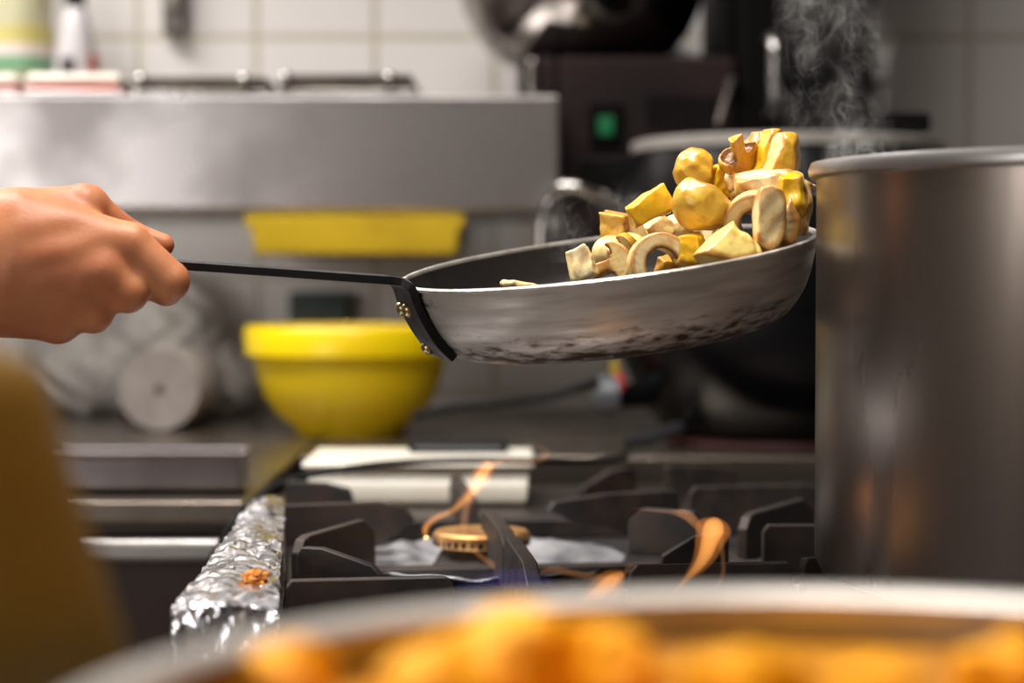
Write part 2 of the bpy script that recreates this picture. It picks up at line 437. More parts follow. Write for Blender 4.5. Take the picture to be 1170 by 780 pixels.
MB().lathe([(0, zc0 + .0005), (.0125, zc0 + .0005), (.0115, zc0 + .02), (.005, zc0 + .045), (0, zc0 + .045)], (cx, YB, 0), 32).build('cap', black_m, t)
def patch(cx, r, a0, a1, z0, z1):
    b = MB(); n = 12; vs = []; fs = []
    for i in range(n + 1):
        a = a0 + (a1 - a0) * i / n
        for rr_ in (r, r + .0015):
            for z in (z0, z1): vs.append((cx + rr_ * math.sin(a), YB - rr_ * math.cos(a), z))
    for i in range(n):
        k = i * 4; fs += [(k, k + 1, k + 5, k + 4), (k + 2, k + 6, k + 7, k + 3), (k, k + 4, k + 6, k + 2), (k + 1, k + 3, k + 7, k + 5)]
    fs += [(0, 2, 3, 1), (n * 4, n * 4 + 1, n * 4 + 3, n * 4 + 2)]
    return b.add(vs, fs)
patch(cx, .0282, -.42, .12, pz(88), pz(68)).build('label', lab_k, t); patch(cx, .0282, .8, 1.4, pz(88), pz(64)).build('label', lab_r, t)

# dark grey narrow holder on the tiles
gx0, gx1 = P(186, 0, 2.58).x, P(211, 0, 2.58).x
t = thing('wall_holder', 'narrow dark grey holder fixed on the white tiles above the shelf', 'holder', ((gx0 + gx1) / 2, 2.58, P(0, 42, 2.58).z))
b = MB(); b.box(gx0, gx1, 2.572, 2.598, P(0, 40, 2.58).z, 1.62); b.build('holder_body', mat('grey_holder', lin(96, 90, 84), .5, 0, col2=lin(82, 76, 70), nscale=12), t, bevel=.004, seg=3)
b = MB(); b.box(gx0 + .004, gx1 - .004, 2.566, 2.5715, P(0, 12, 2.58).z, 1.60); b.build('face_plate', mat('grey_plate', lin(120, 112, 104), .4, 0), t, bevel=.002)

# yellow tray slid under the shelf, dark green box on the tiles
xa, xb = P(283, 0, 2.25).x, P(526, 0, 2.25).x
za, zb2 = P(0, 290, 2.25).z, zb - .0365
b = MB(); b.box(xa, xb, 2.25, 2.55, za, zb - .0362)
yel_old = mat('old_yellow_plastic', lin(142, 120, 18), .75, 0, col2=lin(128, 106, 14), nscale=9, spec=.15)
t = thing('plastic_tray', 'flat yellow plastic tray stored under the steel shelf', 'tray', ((xa + xb) / 2, 2.4, za))
b = MB(); zt2 = zb - .001
b.add([(xa + .006, 2.256, za), (xb - .006, 2.256, za), (xb - .006, 2.55, za), (xa + .006, 2.55, za), (xa, 2.25, zt2), (xb, 2.25, zt2), (xb, 2.556, zt2), (xa, 2.556, zt2),
       (xa + .004, 2.254, zt2), (xb - .004, 2.254, zt2), (xb - .004, 2.552, zt2), (xa + .004, 2.552, zt2), (xa + .01, 2.26, za + .004), (xb - .01, 2.26, za + .004), (xb - .01, 2.546, za + .004), (xa + .01, 2.546, za + .004)],
      [(3, 2, 1, 0), (12, 13, 14, 15)] + [(a + i, a + (i + 1) % 4, a + 4 + (i + 1) % 4, a + 4 + i) for a in (0, 4, 8) for i in range(4)])
b.build('tray_body', yel_old, t, bevel=.002)
b = MB(); b.box(xa - .004, xb + .004, 2.2465, 2.2495, zt2 - .012, zt2); b.build('rim', yel_old, t, bevel=.001)
xa, xb = P(331, 0, 2.58).x, P(400, 0, 2.58).x
t = thing('wall_socket', 'dark green socket box on the tiles right above the yellow bowl', 'socket', ((xa + xb) / 2, 2.58, P(0, 366, 2.58).z))
b = MB(); b.box(xa, xb, 2.555, 2.598, P(0, 368, 2.58).z, P(0, 333, 2.58).z); b.build('housing', mat('dark_green', lin(20, 46, 38), .5, 0, col2=lin(16, 38, 32), nscale=12), t, bevel=.004, seg=3)
b = MB(); b.box(xa + .004, xb - .004, 2.551, 2.5545, P(0, 366, 2.58).z, P(0, 356, 2.58).z); b.build('face_plate', mat('socket_face', lin(72, 78, 70), .5), t, bevel=.001)

# ------------------------------------------------------------------ dark countertop oven with the steel bowl on it
YO = 2.27
xa, xb = P(592, 0, YO).x, P(842, 0, YO).x
z0, z1 = P(0, 292, YO).z, P(0, 64, YO).z
oven_m = mat('dark_oven_steel', lin(44, 34, 33), .5, .2, col2=lin(32, 25, 24), nscale=9, rough2=.6, spec=.15)
t = thing('grill_oven', 'dark brown grill oven with a green pilot lamp behind the mushrooms', 'oven', ((xa + xb) / 2, YO + .2, z0))
xs = x1 + .002
b = MB(); b.box(xs, xb, YO, 2.595, z0, z1); b.box(xa, xs, YO, 2.595, zt + .0005, z1); b.build('housing', oven_m, t, bevel=.006, seg=3)
lamp = bpy.data.materials.new('green_lamp'); lamp.use_nodes = True; pb = lamp.node_tree.nodes['Principled BSDF']
pb.inputs['Base Color'].default_value = (0, .05, .015, 1); pb.inputs['Emission Color'].default_value = (.0, .10, .03, 1); pb.inputs['Emission Strength'].default_value = .7
c = P(692, 144, YO); axm = Matrix.Rotation(math.radians(90), 3, 'X')
b = MB(); b.box(c.x - .019, c.x + .019, YO - .006, YO - .0005, c.z - .025, c.z + .025); sw = b.build('switch_plate', blackflat_m, t, bevel=.002)
b = MB(); b.box(c.x - .0085, c.x + .0085, YO - .0105, YO - .0065, c.z - .0105, c.z + .0105); b.build('pilot_lamp', lamp, sw, bevel=.002)
c = P(690, 200, YO)
b = MB(); b.box(c.x - .028, c.x + .028, YO - .006, YO - .0005, c.z - .02, c.z + .02); b.build('display', black_m, t, bevel=.002)
for k in range(10):
    c = P(742 + k * 9.2, 128, YO)
    b = MB(); b.box(c.x - .0022, c.x + .0022, YO - .003, YO - .0004, c.z - .018, c.z + .018); b.build('vent_slot', black_m, t, smooth=False)
c = P(608, 88, YO)
b = MB(); b.box(c.x - .005, c.x + .005, YO - .008, YO - .0005, P(0, 108, YO).z, P(0, 68, YO).z); b.build('hinge_strip', steel_shine, t, bevel=.003, seg=3)
c = P(836, 92, YO - .03)
b = MB(); b.tube([(c.x, YO - .0005, c.z), (c.x, YO - .03, c.z), (c.x - .01, YO - .045, c.z - .03), (c.x - .016, YO - .05, c.z - .05)], [.006, .006, .005, .004], 12); lv = b.build('lever', steel_dark, t)

bm_ = mat('bowl_steel', lin(150, 146, 142), .13, 1.0, col2=lin(120, 114, 108), nscale=7, rough2=.22)
c = Vector((P(664, 0, 2.42).x, 2.42, z1 + .0008)); b = MB()
b.lathe([(0, 0), (.075, 0), (.09, .005), (.112, .02), (.129, .042), (.141, .068), (.149, .1), (.155, .1), (.155, .102), (.147, .102), (.139, .069), (.127, .044), (.11, .0225), (.088, .0075), (0, .002)], c, 96)
tag(b.build('mixing_bowl', bm_), 'large shiny steel bowl resting on top of the dark grill oven', 'bowl')

# ------------------------------------------------------------------ tall black cabinet with a steel handle
xa, xb = P(846, 0, 2.25).x, P(1003, 0, 2.25).x
t = thing('tall_cabinet', 'tall black cabinet with a vertical steel handle behind the steam', 'cabinet', ((xa + xb) / 2, 2.4, ZC))
b = MB(); b.box(xa, xb, 2.272, 2.596, ZC + .0005, 1.95); b.box(.243, xa - .0001, 2.30, 2.596, z1 + .002, 1.95); b.build('cabinet_body', blackflat_m, t, bevel=.004)
b = MB(); b.box(xa + .003, xb - .003, 2.25, 2.2715, ZC + .02, 1.94); dr = b.build('door', blackflat_m, t, bevel=.004)
c0 = P(888, 128, 2.19); c1 = P(888, 38, 2.19)
b = MB(); b.tube(smooth_path([(c0.x, 2.2495, c0.z), (c0.x, 2.222, c0.z + .003), (c0.x, 2.212, c0.z + .015), (c0.x, 2.212, (c0.z + c1.z) / 2), (c0.x, 2.212, c1.z - .015), (c0.x, 2.222, c1.z - .003), (c0.x, 2.2495, c1.z)], 6), .0075, 14)
b.build('handle', steel_soft, dr)

# ------------------------------------------------------------------ black soup kettle
YK = 2.06; cx = (898 - 585) * YK / F; c = Vector((cx, YK, ZC + .0008))
rr = 168 * YK / F; zr = P(898, 150, YK - rr).z - c.z
rb = 197 * YK / F
t = thing('soup_kettle', 'big black soup kettle with a grey rim standing behind the frying pan', 'kettle', c)
b = MB()
b.lathe([(0, .01), (.118, .01), (.128, .016), (.15, .045), (.168, .085), (rb, .12), (rb, .20), (.172, .25), (.160, zr - .025), (.156, zr - .012), (.15, zr - .012), (.146, .1), (0, .09)], c, 96)
b.build('kettle_body', black_m, t)
b = MB(); b.lathe([(0, 0), (.122, 0), (.124, .003), (.122, .0095), (0, .0095)], c, 72); b.build('base_ring', mat('dark_red_base', lin(60, 10, 12), .6, 0), t)
b = MB(); b.lathe([(.1515, zr - .0115), (.1585, zr - .0115), (.159, zr - .002), (.1545, zr), (.149, zr - .002), (.149, zr - .008), (.1515, zr - .0115)], c, 96); b.build('rim', mat('satin_steel', lin(186, 180, 174), .42, .5, col2=lin(170, 164, 158), nscale=20), t)
# loop handle on the left side
pts = [P(728, 262, YK), P(712, 238, YK - .02), P(682, 222, YK - .03), P(650, 213, YK - .03), P(630, 226, YK - .02), P(619, 258, YK - .02), P(622, 300, YK - .02), P(650, 335, YK - .01), P(712, 345, YK)]
b = MB(); b.tube(smooth_path([tuple(q) for q in pts], 8), .0068, 16); b.build('loop_handle', steel_shine, t)
# dark grip at the right of the rim
b = MB(); q = P(1030, 145, YK - .09); q2 = P(1062, 150, YK - .09)
b.box(q.x - .03, q2.x, YK - .10, YK - .04, q.z - .006, q.z + .014); b.build('lid_grip', black_m, t, bevel=.005, seg=3)
# control knob, gauge and sticker at the left
q = P(688, 452, YK - .07)
axx = Matrix(((0, 0, -1), (0, 1, 0), (1, 0, 0)))      # local z -> world -x
b = MB(); b.lathe([(0, 0), (.021, 0), (.021, .012), (.018, .026), (0, .027)], (q.x + .016, q.y, q.z), 36, axx); b.build('control_knob', mat('grey_knob', lin(78, 80, 86), .4, 0, col2=lin(58, 60, 66), nscale=20), t)
b = MB(); b.tube([(q.x + .0165, q.y, q.z), (q.x + .05, q.y + .02, q.z)], .012, 16); b.build('knob_shaft', black_m, t)
q = P(705, 425, YK - .08)
def plaque(px0, py0, px1, py1, Y, m, nm):
    a = P(px0, py0, Y); d = P(px1, py1, Y); b = MB(); b.box(a.x, d.x, Y - .0015, Y + .02, d.z, a.z); b.build(nm, m, t, bevel=.001)
yk2 = YK - .075
plaque(699, 412, 707, 432, yk2, mat('sticker_yellow', lin(170, 140, 30), .5), 'sticker_yellow')
plaque(703, 428, 713, 446, yk2 - .003, mat('sticker_red', lin(205, 28, 26), .5), 'sticker_red')
q = P(722, 504, YK - .12)
b = MB(); b.tube([(q.x - .004, q.y, q.z), (q.x + .012, q.y + .01, q.z), (q.x + .05, q.y + .04, q.z + .01)], [.005, .006, .006], 16); b.build('cable_socket', mat('grey_plug', lin(48, 48, 52), .35), t)
# cables
q = P(722, 504, YK - .12)
pts = [P(205, 700, 1.50), P(262, 604, 1.50), P(285, 577, 1.53), P(320, 553, 1.56), P(370, 539, 1.575), P(450, 529, 1.585), P(540, 526, 1.585), P(620, 527, 1.60), P(680, 527, 1.68), P(712, 520, 1.84), (q.x - .0045, q.y, q.z)]
b = MB(); b.tube(smooth_path([tuple(p_) for p_ in pts], 8), .0026, 12)
tag(b.build('power_cable', rubber_m), 'thin black cable looping over the white tub to the kettle', 'cable')
pts = [P(470, 476, 2.02), P(505, 467, 2.02), P(560, 461, 2.0), P(620, 455, 2.0), P(660, 443, 2.0), P(681, 436, 1.97)]
b = MB(); b.tube(smooth_path([tuple(p_) for p_ in pts], 8), .0042, 12)
tag(b.build('power_cable', rubber_m), 'grey cable running behind the yellow bowl to the kettle knob', 'cable')
# ================================================================== gas stove
ZG = .919; ZD = .872
TH = math.atan(265 / F)
E_ = Vector((math.cos(TH), math.sin(TH), 0)); D_ = Vector((-math.sin(TH), math.cos(TH), 0))
def SQ(s, q, z): 
    v = E_ * s + D_ * q; return Vector((v.x, v.y, z))
def poly_prism(b, outline, z0, z1):
    n = len(outline)
    v = [SQ(s, q, z0) for s, q in outline] + [SQ(s, q, z1) for s, q in outline]
    b.add(v, [tuple(range(n))[::-1], tuple(range(n, 2 * n))] + [(i, (i + 1) % n, n + (i + 1) % n, n + i) for i in range(n)])
    return b
def sqbox(b, s0, s1, q0, q1, z0, z1): return poly_prism(b, [(s0, q0), (s1, q0), (s1, q1), (s0, q1)], z0, z1)

stove = thing('gas_stove', 'commercial gas stove with open cast iron burners in the middle of the kitchen', 'stove', SQ(.38, 1.2, 0))
poly_prism(MB(), [(0, .70), (.78, .70), (.78, 1.78), (.003, 1.78), (-.016, 1.60), (-.024, 1.42), (-.046, .965), (0, .96)], .0005, ZD - .001).build('stove_body', brown_m, stove, smooth=False)
deck_m = mat('stove_deck', lin(120, 116, 118), .3, .9, col2=lin(84, 78, 80), nscale=16, rough2=.45, bump=.15, bscale=60)
b = MB(); sqbox(b, .001, .78, .70, 1.55, ZD - .0005, ZD + .002); b.build('deck', deck_m, stove, bevel=.001)
b = MB(); poly_prism(b, [(-.015, 1.56), (.78, 1.56), (.78, 1.78), (.004, 1.78), (-.014, 1.60)], ZD, .889); b.build('back_ledge', steel_dark, stove, bevel=.003)
b = MB(); poly_prism(b, [(-.002, .99), (-.002, 1.42), (-.020, 1.42), (-.040, .99)], ZD - .03, ZG - .006); b.build('side_rail', steel, stove, bevel=.003)

# ---- foil wrapped over the side rail
def foil():
    nu, nv = 190, 96; vs = []; fs = []
    for iu in range(nu + 1):
        u = iu / nu
        for iv in range(nv + 1):
            v = iv / nv
            # length: first 14 % is the front fold hanging down
            if u < .14: Y = .957; df = (1 - u / .14) * .052
            else: Y = .957 + (u - .14) / .86 * .47; df = 0
            kx = (Y - .957) / .47
            xl = -.1626 + (-.1845 + .1626) * kx; xr = -.1115 + (-.1610 + .1115) * kx
            if v < .26: X = xl; ds = (1 - v / .26) * .05
            elif v < .86: X = xl + (xr - xl) * (v - .26) / .60; ds = 0
            else: X = xr; ds = (v - .86) / .14 * .034
            drop = max(df, ds)
            p = Vector((X, Y, .9185 - drop))
            # rounded ridge in the middle of the rail
            if ds == 0 and .26 <= v <= .86: p.z += .0035 * math.sin((v - .26) / .6 * PI) * (1 if df == 0 else max(0, 1 - df / .01))
            q = p * 1.0
            def rid(s, o=0):
                return 1 - abs(mnoise.noise(Vector((q.x * s + o, q.y * s * .8, q.z * s)))) * 2.2
            d1 = mnoise.voronoi(Vector((q.x * 34 + .6 * mnoise.noise(q * 30), q.y * 26, q.z * 30)))[0]; d2 = mnoise.voronoi(Vector((q.x * 78, q.y * 62, q.z * 70)))[0]
            a = .0052 * (d1[1] - d1[0]) + .0027 * (d2[1] - d2[0]) + .0012 * rid(20) + .0006 * max(rid(150, 3), 0) ** 2
            n = Vector((0, 0, 1))
            if ds > 0 and v < .26: n = Vector((-1, 0, .15))
            elif v > .86: n = Vector((.25, 0, .05))
            if df > ds: n = Vector((0, -1, .1))
            vs.append(p + n * (a - .0028) + Vector((mnoise.noise(q * 60), mnoise.noise(q * 60 + Vector((9, 0, 0))), 0)) * .0012)
    for iu in range(nu):
        for iv in range(nv):
            k = iu * (nv + 1) + iv
            if (iu + iv) % 2: fs += [(k, k + nv + 1, k + 1), (k + 1, k + nv + 1, k + nv + 2)]
            else: fs += [(k, k + nv + 1, k + nv + 2), (k, k + nv + 2, k + 1)]
    return MB().add(vs, fs)
foil_m = mat('aluminium_foil', lin(246, 246, 250), .17, 1.0, col2=lin(234, 234, 240), nscale=14, bump=.12, bscale=60, rough2=.28, bdist=.0015)
fo = foil().build('foil_sheet', foil_m, smooth=True, angle=22)
sol = fo.modifiers.new('thickness', 'SOLIDIFY'); sol.thickness = .0004
tag(fo, 'crumpled aluminium foil wrapped over the left rail of the stove', 'foil')

def lump(name, m, c, r, seed, n=24, rough_=.35, freq=2.2, squash=.7):
    b = MB(); vs = []; fs = []
    rows = n // 2
    for i in range(rows + 1):
        th = PI * i / rows
        for j in range(n):
            ph = 2 * PI * j / n
            d = Vector((math.sin(th) * math.cos(ph), math.sin(th) * math.sin(ph), math.cos(th)))
            k = 1 + rough_ * mnoise.noise(d * freq + Vector((seed * 3.1, seed, 0)))
            p = d * r * k; p.z *= squash; vs.append(Vector(c) + p)
    for i in range(rows):
        for j in range(n): fs.append((i * n + j, i * n + (j + 1) % n, (i + 1) * n + (j + 1) % n, (i + 1) * n + j))
    return b.add(vs, fs).build(name, m, loc=c)
crumb_m = mat('orange_crumb', lin(236, 150, 48), .45, 0, col2=lin(170, 92, 26), nscale=160, bump=.4, bscale=400)
cq = PZ(292, 666, .9195); tag(lump('food_crumb', crumb_m, (cq.x, cq.y, .9225), .0062, 3, rough_=.8, freq=4, squash=.6), 'small orange food crumb lying on the foil', 'crumb')

# ---- cast iron grates: frame + finger plates
def plate(parent, S, Ept, H=.03, prof=None, th=.007, z=ZG):
    """upright plate between two sight points on the grate's top plane; prof = (fraction, drop) along its top edge"""
    a = PZ(S[0], S[1], z); e = PZ(Ept[0], Ept[1], z); L = (e - a)
    prof = prof or [(0, .12), (.04, 0), (.6, 0), (.97, .3), (1, .42)]
    up = [a + L * f - Vector((0, 0, H * d)) for f, d in prof]
    lo_ = [a + L * 1.0 - Vector((0, 0, H)), a - Vector((0, 0, H))] if prof[-1][1] < .95 else [a - Vector((0, 0, H))]
    n = Vector((-L.y, L.x, 0))
    b = MB(); b.prism(up + lo_, n, th)
    return b.build('finger', iron_m, parent, bevel=.0012, seg=2)
def rails(parent, s0, s1, qs, zt_=.890):
    b = MB()
    for s in (s0, s1 - .012): sqbox(b, s, s + .012, qs[0], qs[-1], ZD + .0022, zt_)
    for q in qs: sqbox(b, s0 + .0121, s1 - .0121, q, q + .016, ZD + .0022, zt_ - .0005)
    return b.build('grate_frame', iron_m, parent, bevel=.002)
flat = [(0, .12), (.03, 0), (.95, .02), (.99, .14), (1, .3)]
g1 = thing('stove_grate', 'cast iron pan grate around the burning burner beside the foil', 'grate', SQ(.15, 1.3, ZD + .0022))
rails(g1, .003, .287, (1.04, 1.285, 1.535))
plate(g1, (327, 662), (518, 656), .031, flat)
plate(g1, (341, 624), (437, 628), .032, [(0, .15), (.06, 0), (.3, .0), (.9, .28), (1, .46)])
plate(g1, (338, 614), (424, 590), .032, [(0, .3), (.05, .06), (.12, 0), (.85, 0), (1, .3)])
plate(g1, (312, 577), (474, 571), .034, [(0, .1), (.03, 0), (.75, 0), (.93, .15), (1, .4), (.9, .62), (.7, .95)])
plate(g1, (326, 549), (404, 550), .028, [(0, .1), (.05, 0), (.6, .03), (.95, .2), (1, .5)])
plate(g1, (519, 540), (541, 567), .034, [(0, .2), (.1, 0), (1, .1)], th=.008)
plate(g1, (557, 581), (583, 607), .036, [(0, .15), (.08, 0), (.85, .04), (1, .25)], th=.009)
plate(g1, (584, 611), (611, 640), .036, [(0, .1), (.08, 0), (.8, .1), (1, .4)], th=.009)
plate(g1, (775, 559), (624, 567), .034, [(0, .1), (.03, 0), (.55, 0), (.95, .12), (1, .3), (.85, .5), (.55, .7), (.35, .98)])
plate(g1, (724, 533), (662, 538), .026, [(0, .08), (.05, 0), (.45, .05), (.95, .5), (1, .8)])
plate(g1, (798, 584), (720, 579), .032, [(0, .12), (.05, 0), (.8, 0), (1, .3)])
plate(g1, (832, 608), (754, 609), .03, [(0, .08), (.05, 0), (.5, .06), (.97, .45), (1, .7)])
plate(g1, (906, 641), (718, 644), .031, flat)
g2 = thing('stove_grate', 'cast iron pan grate beside the tall steel pot', 'grate', SQ(.44, 1.3, ZD + .0022))
rails(g2, .293, .577, (1.04, 1.285, 1.535))
plate(g2, (787, 556), (960, 552), .034, [(0, .18), (.03, 0), (.75, 0), (.93, .15), (1, .4)])
plate(g2, (848, 588), (925, 566), .032, [(0, .3), (.05, .06), (.12, 0), (.85, 0), (1, .3)])
plate(g2, (871, 599), (985, 598), .032, [(0, .15), (.05, 0), (.5, .0), (.9, .28), (1, .46)])
plate(g2, (916, 637), (1020, 630), .031, flat)
plate(g2, (760, 531), (842, 529), .026, [(0, .1), (.05, 0), (.6, .03), (.95, .2), (1, .5)])
for s in (.33, .42, .51):
    a = SQ(s, .86, ZG); e = SQ(s, 1.16, ZG); b = MB()
    b.prism([a, e, e - Vector((0, 0, .047)), a - Vector((0, 0, .047))], E_, .007); b.build('finger', iron_m, g2, bevel=.001)

# ---- crumpled foil lining the burner wells
def liner(c, r0, r1):
    vs = []; fs = []; nr, na = 26, 120
    for i in range(nr + 1):
        r = r0 + (r1 - r0) * i / nr
        for j in range(na):
            a = 2 * PI * j / na; x, y = c[0] + r * math.cos(a), c[1] + r * math.sin(a)
            z = ZD + .0032 + .010 * (i / nr) ** 2.2 + .003 * (1 - abs(mnoise.noise(Vector((x * 36, y * 36, 3)))) * 2)
            vs.append((x, y, z))
    for i in range(nr):
        for j in range(na): fs.append((i * na + j, (i + 1) * na + j, (i + 1) * na + (j + 1) % na, i * na + (j + 1) % na))
    return MB().add(vs, fs)
# ---- burners
brass = mat('brass_cap', lin(196, 150, 92), .42, .75, col2=lin(150, 106, 62), nscale=60, rough2=.55)
burner_m = mat('burner_iron', lin(72, 62, 60), .5, .5, col2=lin(52, 45, 44), nscale=40)
def burner(c, lab):
    t = thing('gas_burner', lab, 'burner', c)
    b = MB(); b.lathe([(0, 0), (.036, 0), (.034, .006), (.028, .016), (.0245, .020), (0, .020)], c, 56); b.build('burner_base', burner_m, t)
    b = MB(); b.lathe([(0, .0205), (.0318, .0205), (.0328, .0225), (.0328, .0285), (.031, .0305), (.012, .0318), (0, .0318)], c, 72); bcap = b.build('burner_cap', brass, t)
    for k in range(36):
        a = 2 * PI * k / 36; d = Vector((math.cos(a), math.sin(a), 0)); w_ = Vector((-d.y, d.x, 0))
        b = MB(); o = Vector(c) + d * .0324
        b.prism([o + w_ * .0012 + Vector((0, 0, .0216)), o - w_ * .0012 + Vector((0, 0, .0216)), o - w_ * .0012 + Vector((0, 0, .0256)), o + w_ * .0012 + Vector((0, 0, .0256))], d, .0016)
        b.build('port', black_m, bcap, smooth=False)
cb = P(550, 598, 1.36)
burner((cb.x, cb.y, ZD + .0022), 'round gas burner with a brass cap and an orange flame')
lo_ = liner((cb.x, 1.36), .037, .098).build('foil_liner', mat('liner_foil', lin(236, 238, 244), .34, 1.0, col2=lin(214, 216, 224), nscale=30, bump=.4, bscale=50), stove)
so_ = lo_.modifiers.new('thickness', 'SOLIDIFY'); so_.thickness = .0004
cb2 = P(715, 650, 1.0)
burner((cb2.x, .975, ZD + .0022), 'front gas burner with low flames hidden behind the stew pot rim')

# ---- flames (glowing gas volumes)
def flame_mat(name, col, dens):
    m = bpy.data.materials.new(name); m.use_nodes = True; nt = m.node_tree
    nt.nodes.remove(nt.nodes['Principled BSDF']); em = nt.nodes.new('ShaderNodeEmission')
    em.inputs['Color'].default_value = col; em.inputs['Strength'].default_value = dens
    nt.links.new(em.outputs[0], nt.nodes['Material Output'].inputs['Volume'])
    return m
fl_o = flame_mat('flame_orange', (1, .42, .10, 1), 80)
fl_w = flame_mat('flame_pale', (1, .40, .14, 1), 30)
fl_b = flame_mat('flame_blue', (.16, .12, .6, 1), 9)
def ftube(pts, Y, n=12):
    """pts: (px, py, half width px[, dY])"""
    sm = smooth_path([tuple(list(q) + [0] * (4 - len(q))) for q in pts], 8)
    return [P(q[0], q[1], Y + q[3]) for q in sm], [max(q[2], .5) * Y / F for q in sm]
fl_h = flame_mat('flame_halo', (1, .32, .06, 1), 22)
def tongue(pp, rr_, m, par):
    t_ = MB().tube(pp, [r * .7 for r in rr_], 14).build('flame_tongue', m, par)
    if m is fl_o: MB().tube(pp, [r * 1.2 for r in rr_], 14).build('flame_halo', fl_h, t_)
fl1 = thing('gas_flame', 'orange flame curling up over the brass burner cap', 'flame', (cb.x, cb.y, ZD + .033))
for pts, m in (([(487, 614, 2), (486, 603, 4, -.01), (497, 592, 4, -.02), (515, 584, 4, -.03), (530, 572, 6, -.03), (543, 556, 8, -.03), (552, 540, 10, -.02), (560, 528, 6, -.02)], fl_o),
               ([(556, 534, 8, -.02), (575, 527, 6), (600, 527, 5), (620, 524, 4, .01), (625, 516, 4, .02), (612, 508, 3, .02), (598, 503, 2, .02)], fl_w),
               ([(531, 616, 3, -.04), (530, 600, 6, -.04), (532, 584, 7, -.035), (539, 565, 6, -.03), (547, 548, 4, -.03)], fl_w),
               ([(531, 612, 3, -.05), (541, 628, 4, -.06), (556, 640, 5, -.07), (574, 652, 6, -.08), (580, 664, 4, -.08)], fl_w)):
    pp, rr_ = ftube(pts, 1.36); tongue(pp, rr_, m, fl1)
fl2 = thing('gas_flame', 'teardrop shaped orange flame rising beside the tall steel pot', 'flame', P(805, 668, 1.035))
for pts, m in (([(770, 676, 2), (783, 662, 4), (797, 647, 8), (806, 632, 12), (811, 617, 15), (815, 604, 18), (817, 596, 14), (818, 591, 5)], fl_o),
               ([(818, 672, 3), (826, 655, 4), (826, 638, 4), (824, 622, 5), (826, 606, 4)], fl_w),
               ([(720, 580, 1, .02), (745, 583, 3, .02), (768, 585, 5, .02), (784, 588, 9, .01), (797, 600, 8), (802, 612, 4)], fl_w)):
    pp, rr_ = ftube(pts, 1.035); tongue(pp, rr_, m, fl2)
fl3 = thing('gas_flame', 'low orange flames spreading just above the stew pot rim', 'flame', P(680, 690, 1.0))
for pts, m in (([(618, 654, 3), (632, 650, 6), (655, 655, 6), (680, 659, 6), (705, 660, 5), (716, 652, 5), (722, 645, 3)], fl_w),
               ([(665, 690, 8), (685, 676, 13), (698, 664, 12), (712, 655, 5)], fl_o),
               ([(700, 690, 6), (705, 672, 11), (708, 660, 8)], fl_w)):
    pp, rr_ = ftube(pts, 1.0); tongue(pp, rr_, m, fl3)
fl4 = thing('gas_flame', 'faint blue flame glow in front of the middle grate fingers', 'flame', P(590, 668, 1.02))
for pts in ([(520, 672, 4), (555, 664, 10), (590, 660, 12), (620, 664, 8), (640, 670, 3)],):
    pp, rr_ = ftube(pts, 1.02); MB().tube(pp, rr_, 14).build('flame_tongue', fl_b, fl4)

# ---- white tub on the stove's back ledge, dark steel lid on it
ya, yb = 1.625, 1.76
xa, xb = P(345, 0, 1.63).x, P(609, 0, 1.63).x
zt_ = P(0, 528, ya).z
t = thing('plastic_tub', 'low white plastic tub standing behind the burner', 'tub', ((xa + xb) / 2, (ya + yb) / 2, .8895))
b = MB()
def rg(d, z): return [(xa + d, ya + d, z), (xb - d, ya + d, z), (xb - d, yb - d, z), (xa + d, yb - d, z)]
rs = [rg(.008, .8895), rg(.005, .893), rg(.003, zt_ - .006), rg(.003, zt_ - .0051)]
b.add(sum(rs, []), [(3, 2, 1, 0), (12, 13, 14, 15)] + [(r * 4 + i, r * 4 + (i + 1) % 4, r * 4 + 4 + (i + 1) % 4, r * 4 + 4 + i) for r in range(3) for i in range(4)])
b.build('tub_body', white_plastic, t, bevel=.003, seg=3)
b = MB(); b.box(xa - .001, xb + .001, ya - .001, yb + .001, zt_ - .005, zt_); b.build('tub_lid', white_plastic, t, bevel=.0025, seg=3)
xk0, xk1 = P(466, 0, 1.72).x, P(580, 0, 1.72).x
t = thing('knife_steel_case', 'flat dark case lying on the back of the white tub lid', 'case', ((xk0 + xk1) / 2, 1.725, zt_ + .0004))
b = MB(); b.box(xk0, xk1, 1.708, 1.742, zt_ + .0004, zt_ + .009); b.build('case_body', rubber_m, t, bevel=.003, seg=3)
b = MB(); b.box(xk0 + .006, xk1 - .006, 1.7065, 1.7079, zt_ + .003, zt_ + .006); b.build('seam', mat('grey_seam', lin(96, 98, 100), .4), t, smooth=False)
t.name = 'flat_case'

# ---- tall stock pot at the right
YP = 1.05; RP = .147
c = Vector((P(936, 300, YP).x + RP, YP, ZG + .0006)); zr = P(936, 184, YP).z - c.z
pot_m = mat('stockpot_steel', lin(150, 140, 132), .27, 1.0, col2=lin(128, 118, 110), nscale=24, stretch=(1, 1, .12), rough2=.38)
t = thing('stock_pot', 'tall brushed steel stock pot cut off by the right frame edge', 'pot', c)
b = MB()
b.lathe([(0, 0), (RP - .010, 0), (RP - .003, .003), (RP, .010), (RP, zr - .012), (RP + .0005, zr - .006), (RP - .003, zr - .006), (RP - .003, .012), (RP - .012, .006), (0, .006)], c, 128); b.build('pot_body', pot_m, t)
b = MB(); b.lathe([(RP + .0008, zr - .009), (RP + .0038, zr - .0075), (RP + .0045, zr - .004), (RP + .003, zr - .0005), (RP - .002, zr), (RP - .0035, zr - .003), (RP - .0033, zr - .009), (RP + .0008, zr - .009)], c, 128); b.build('rim', steel, t)
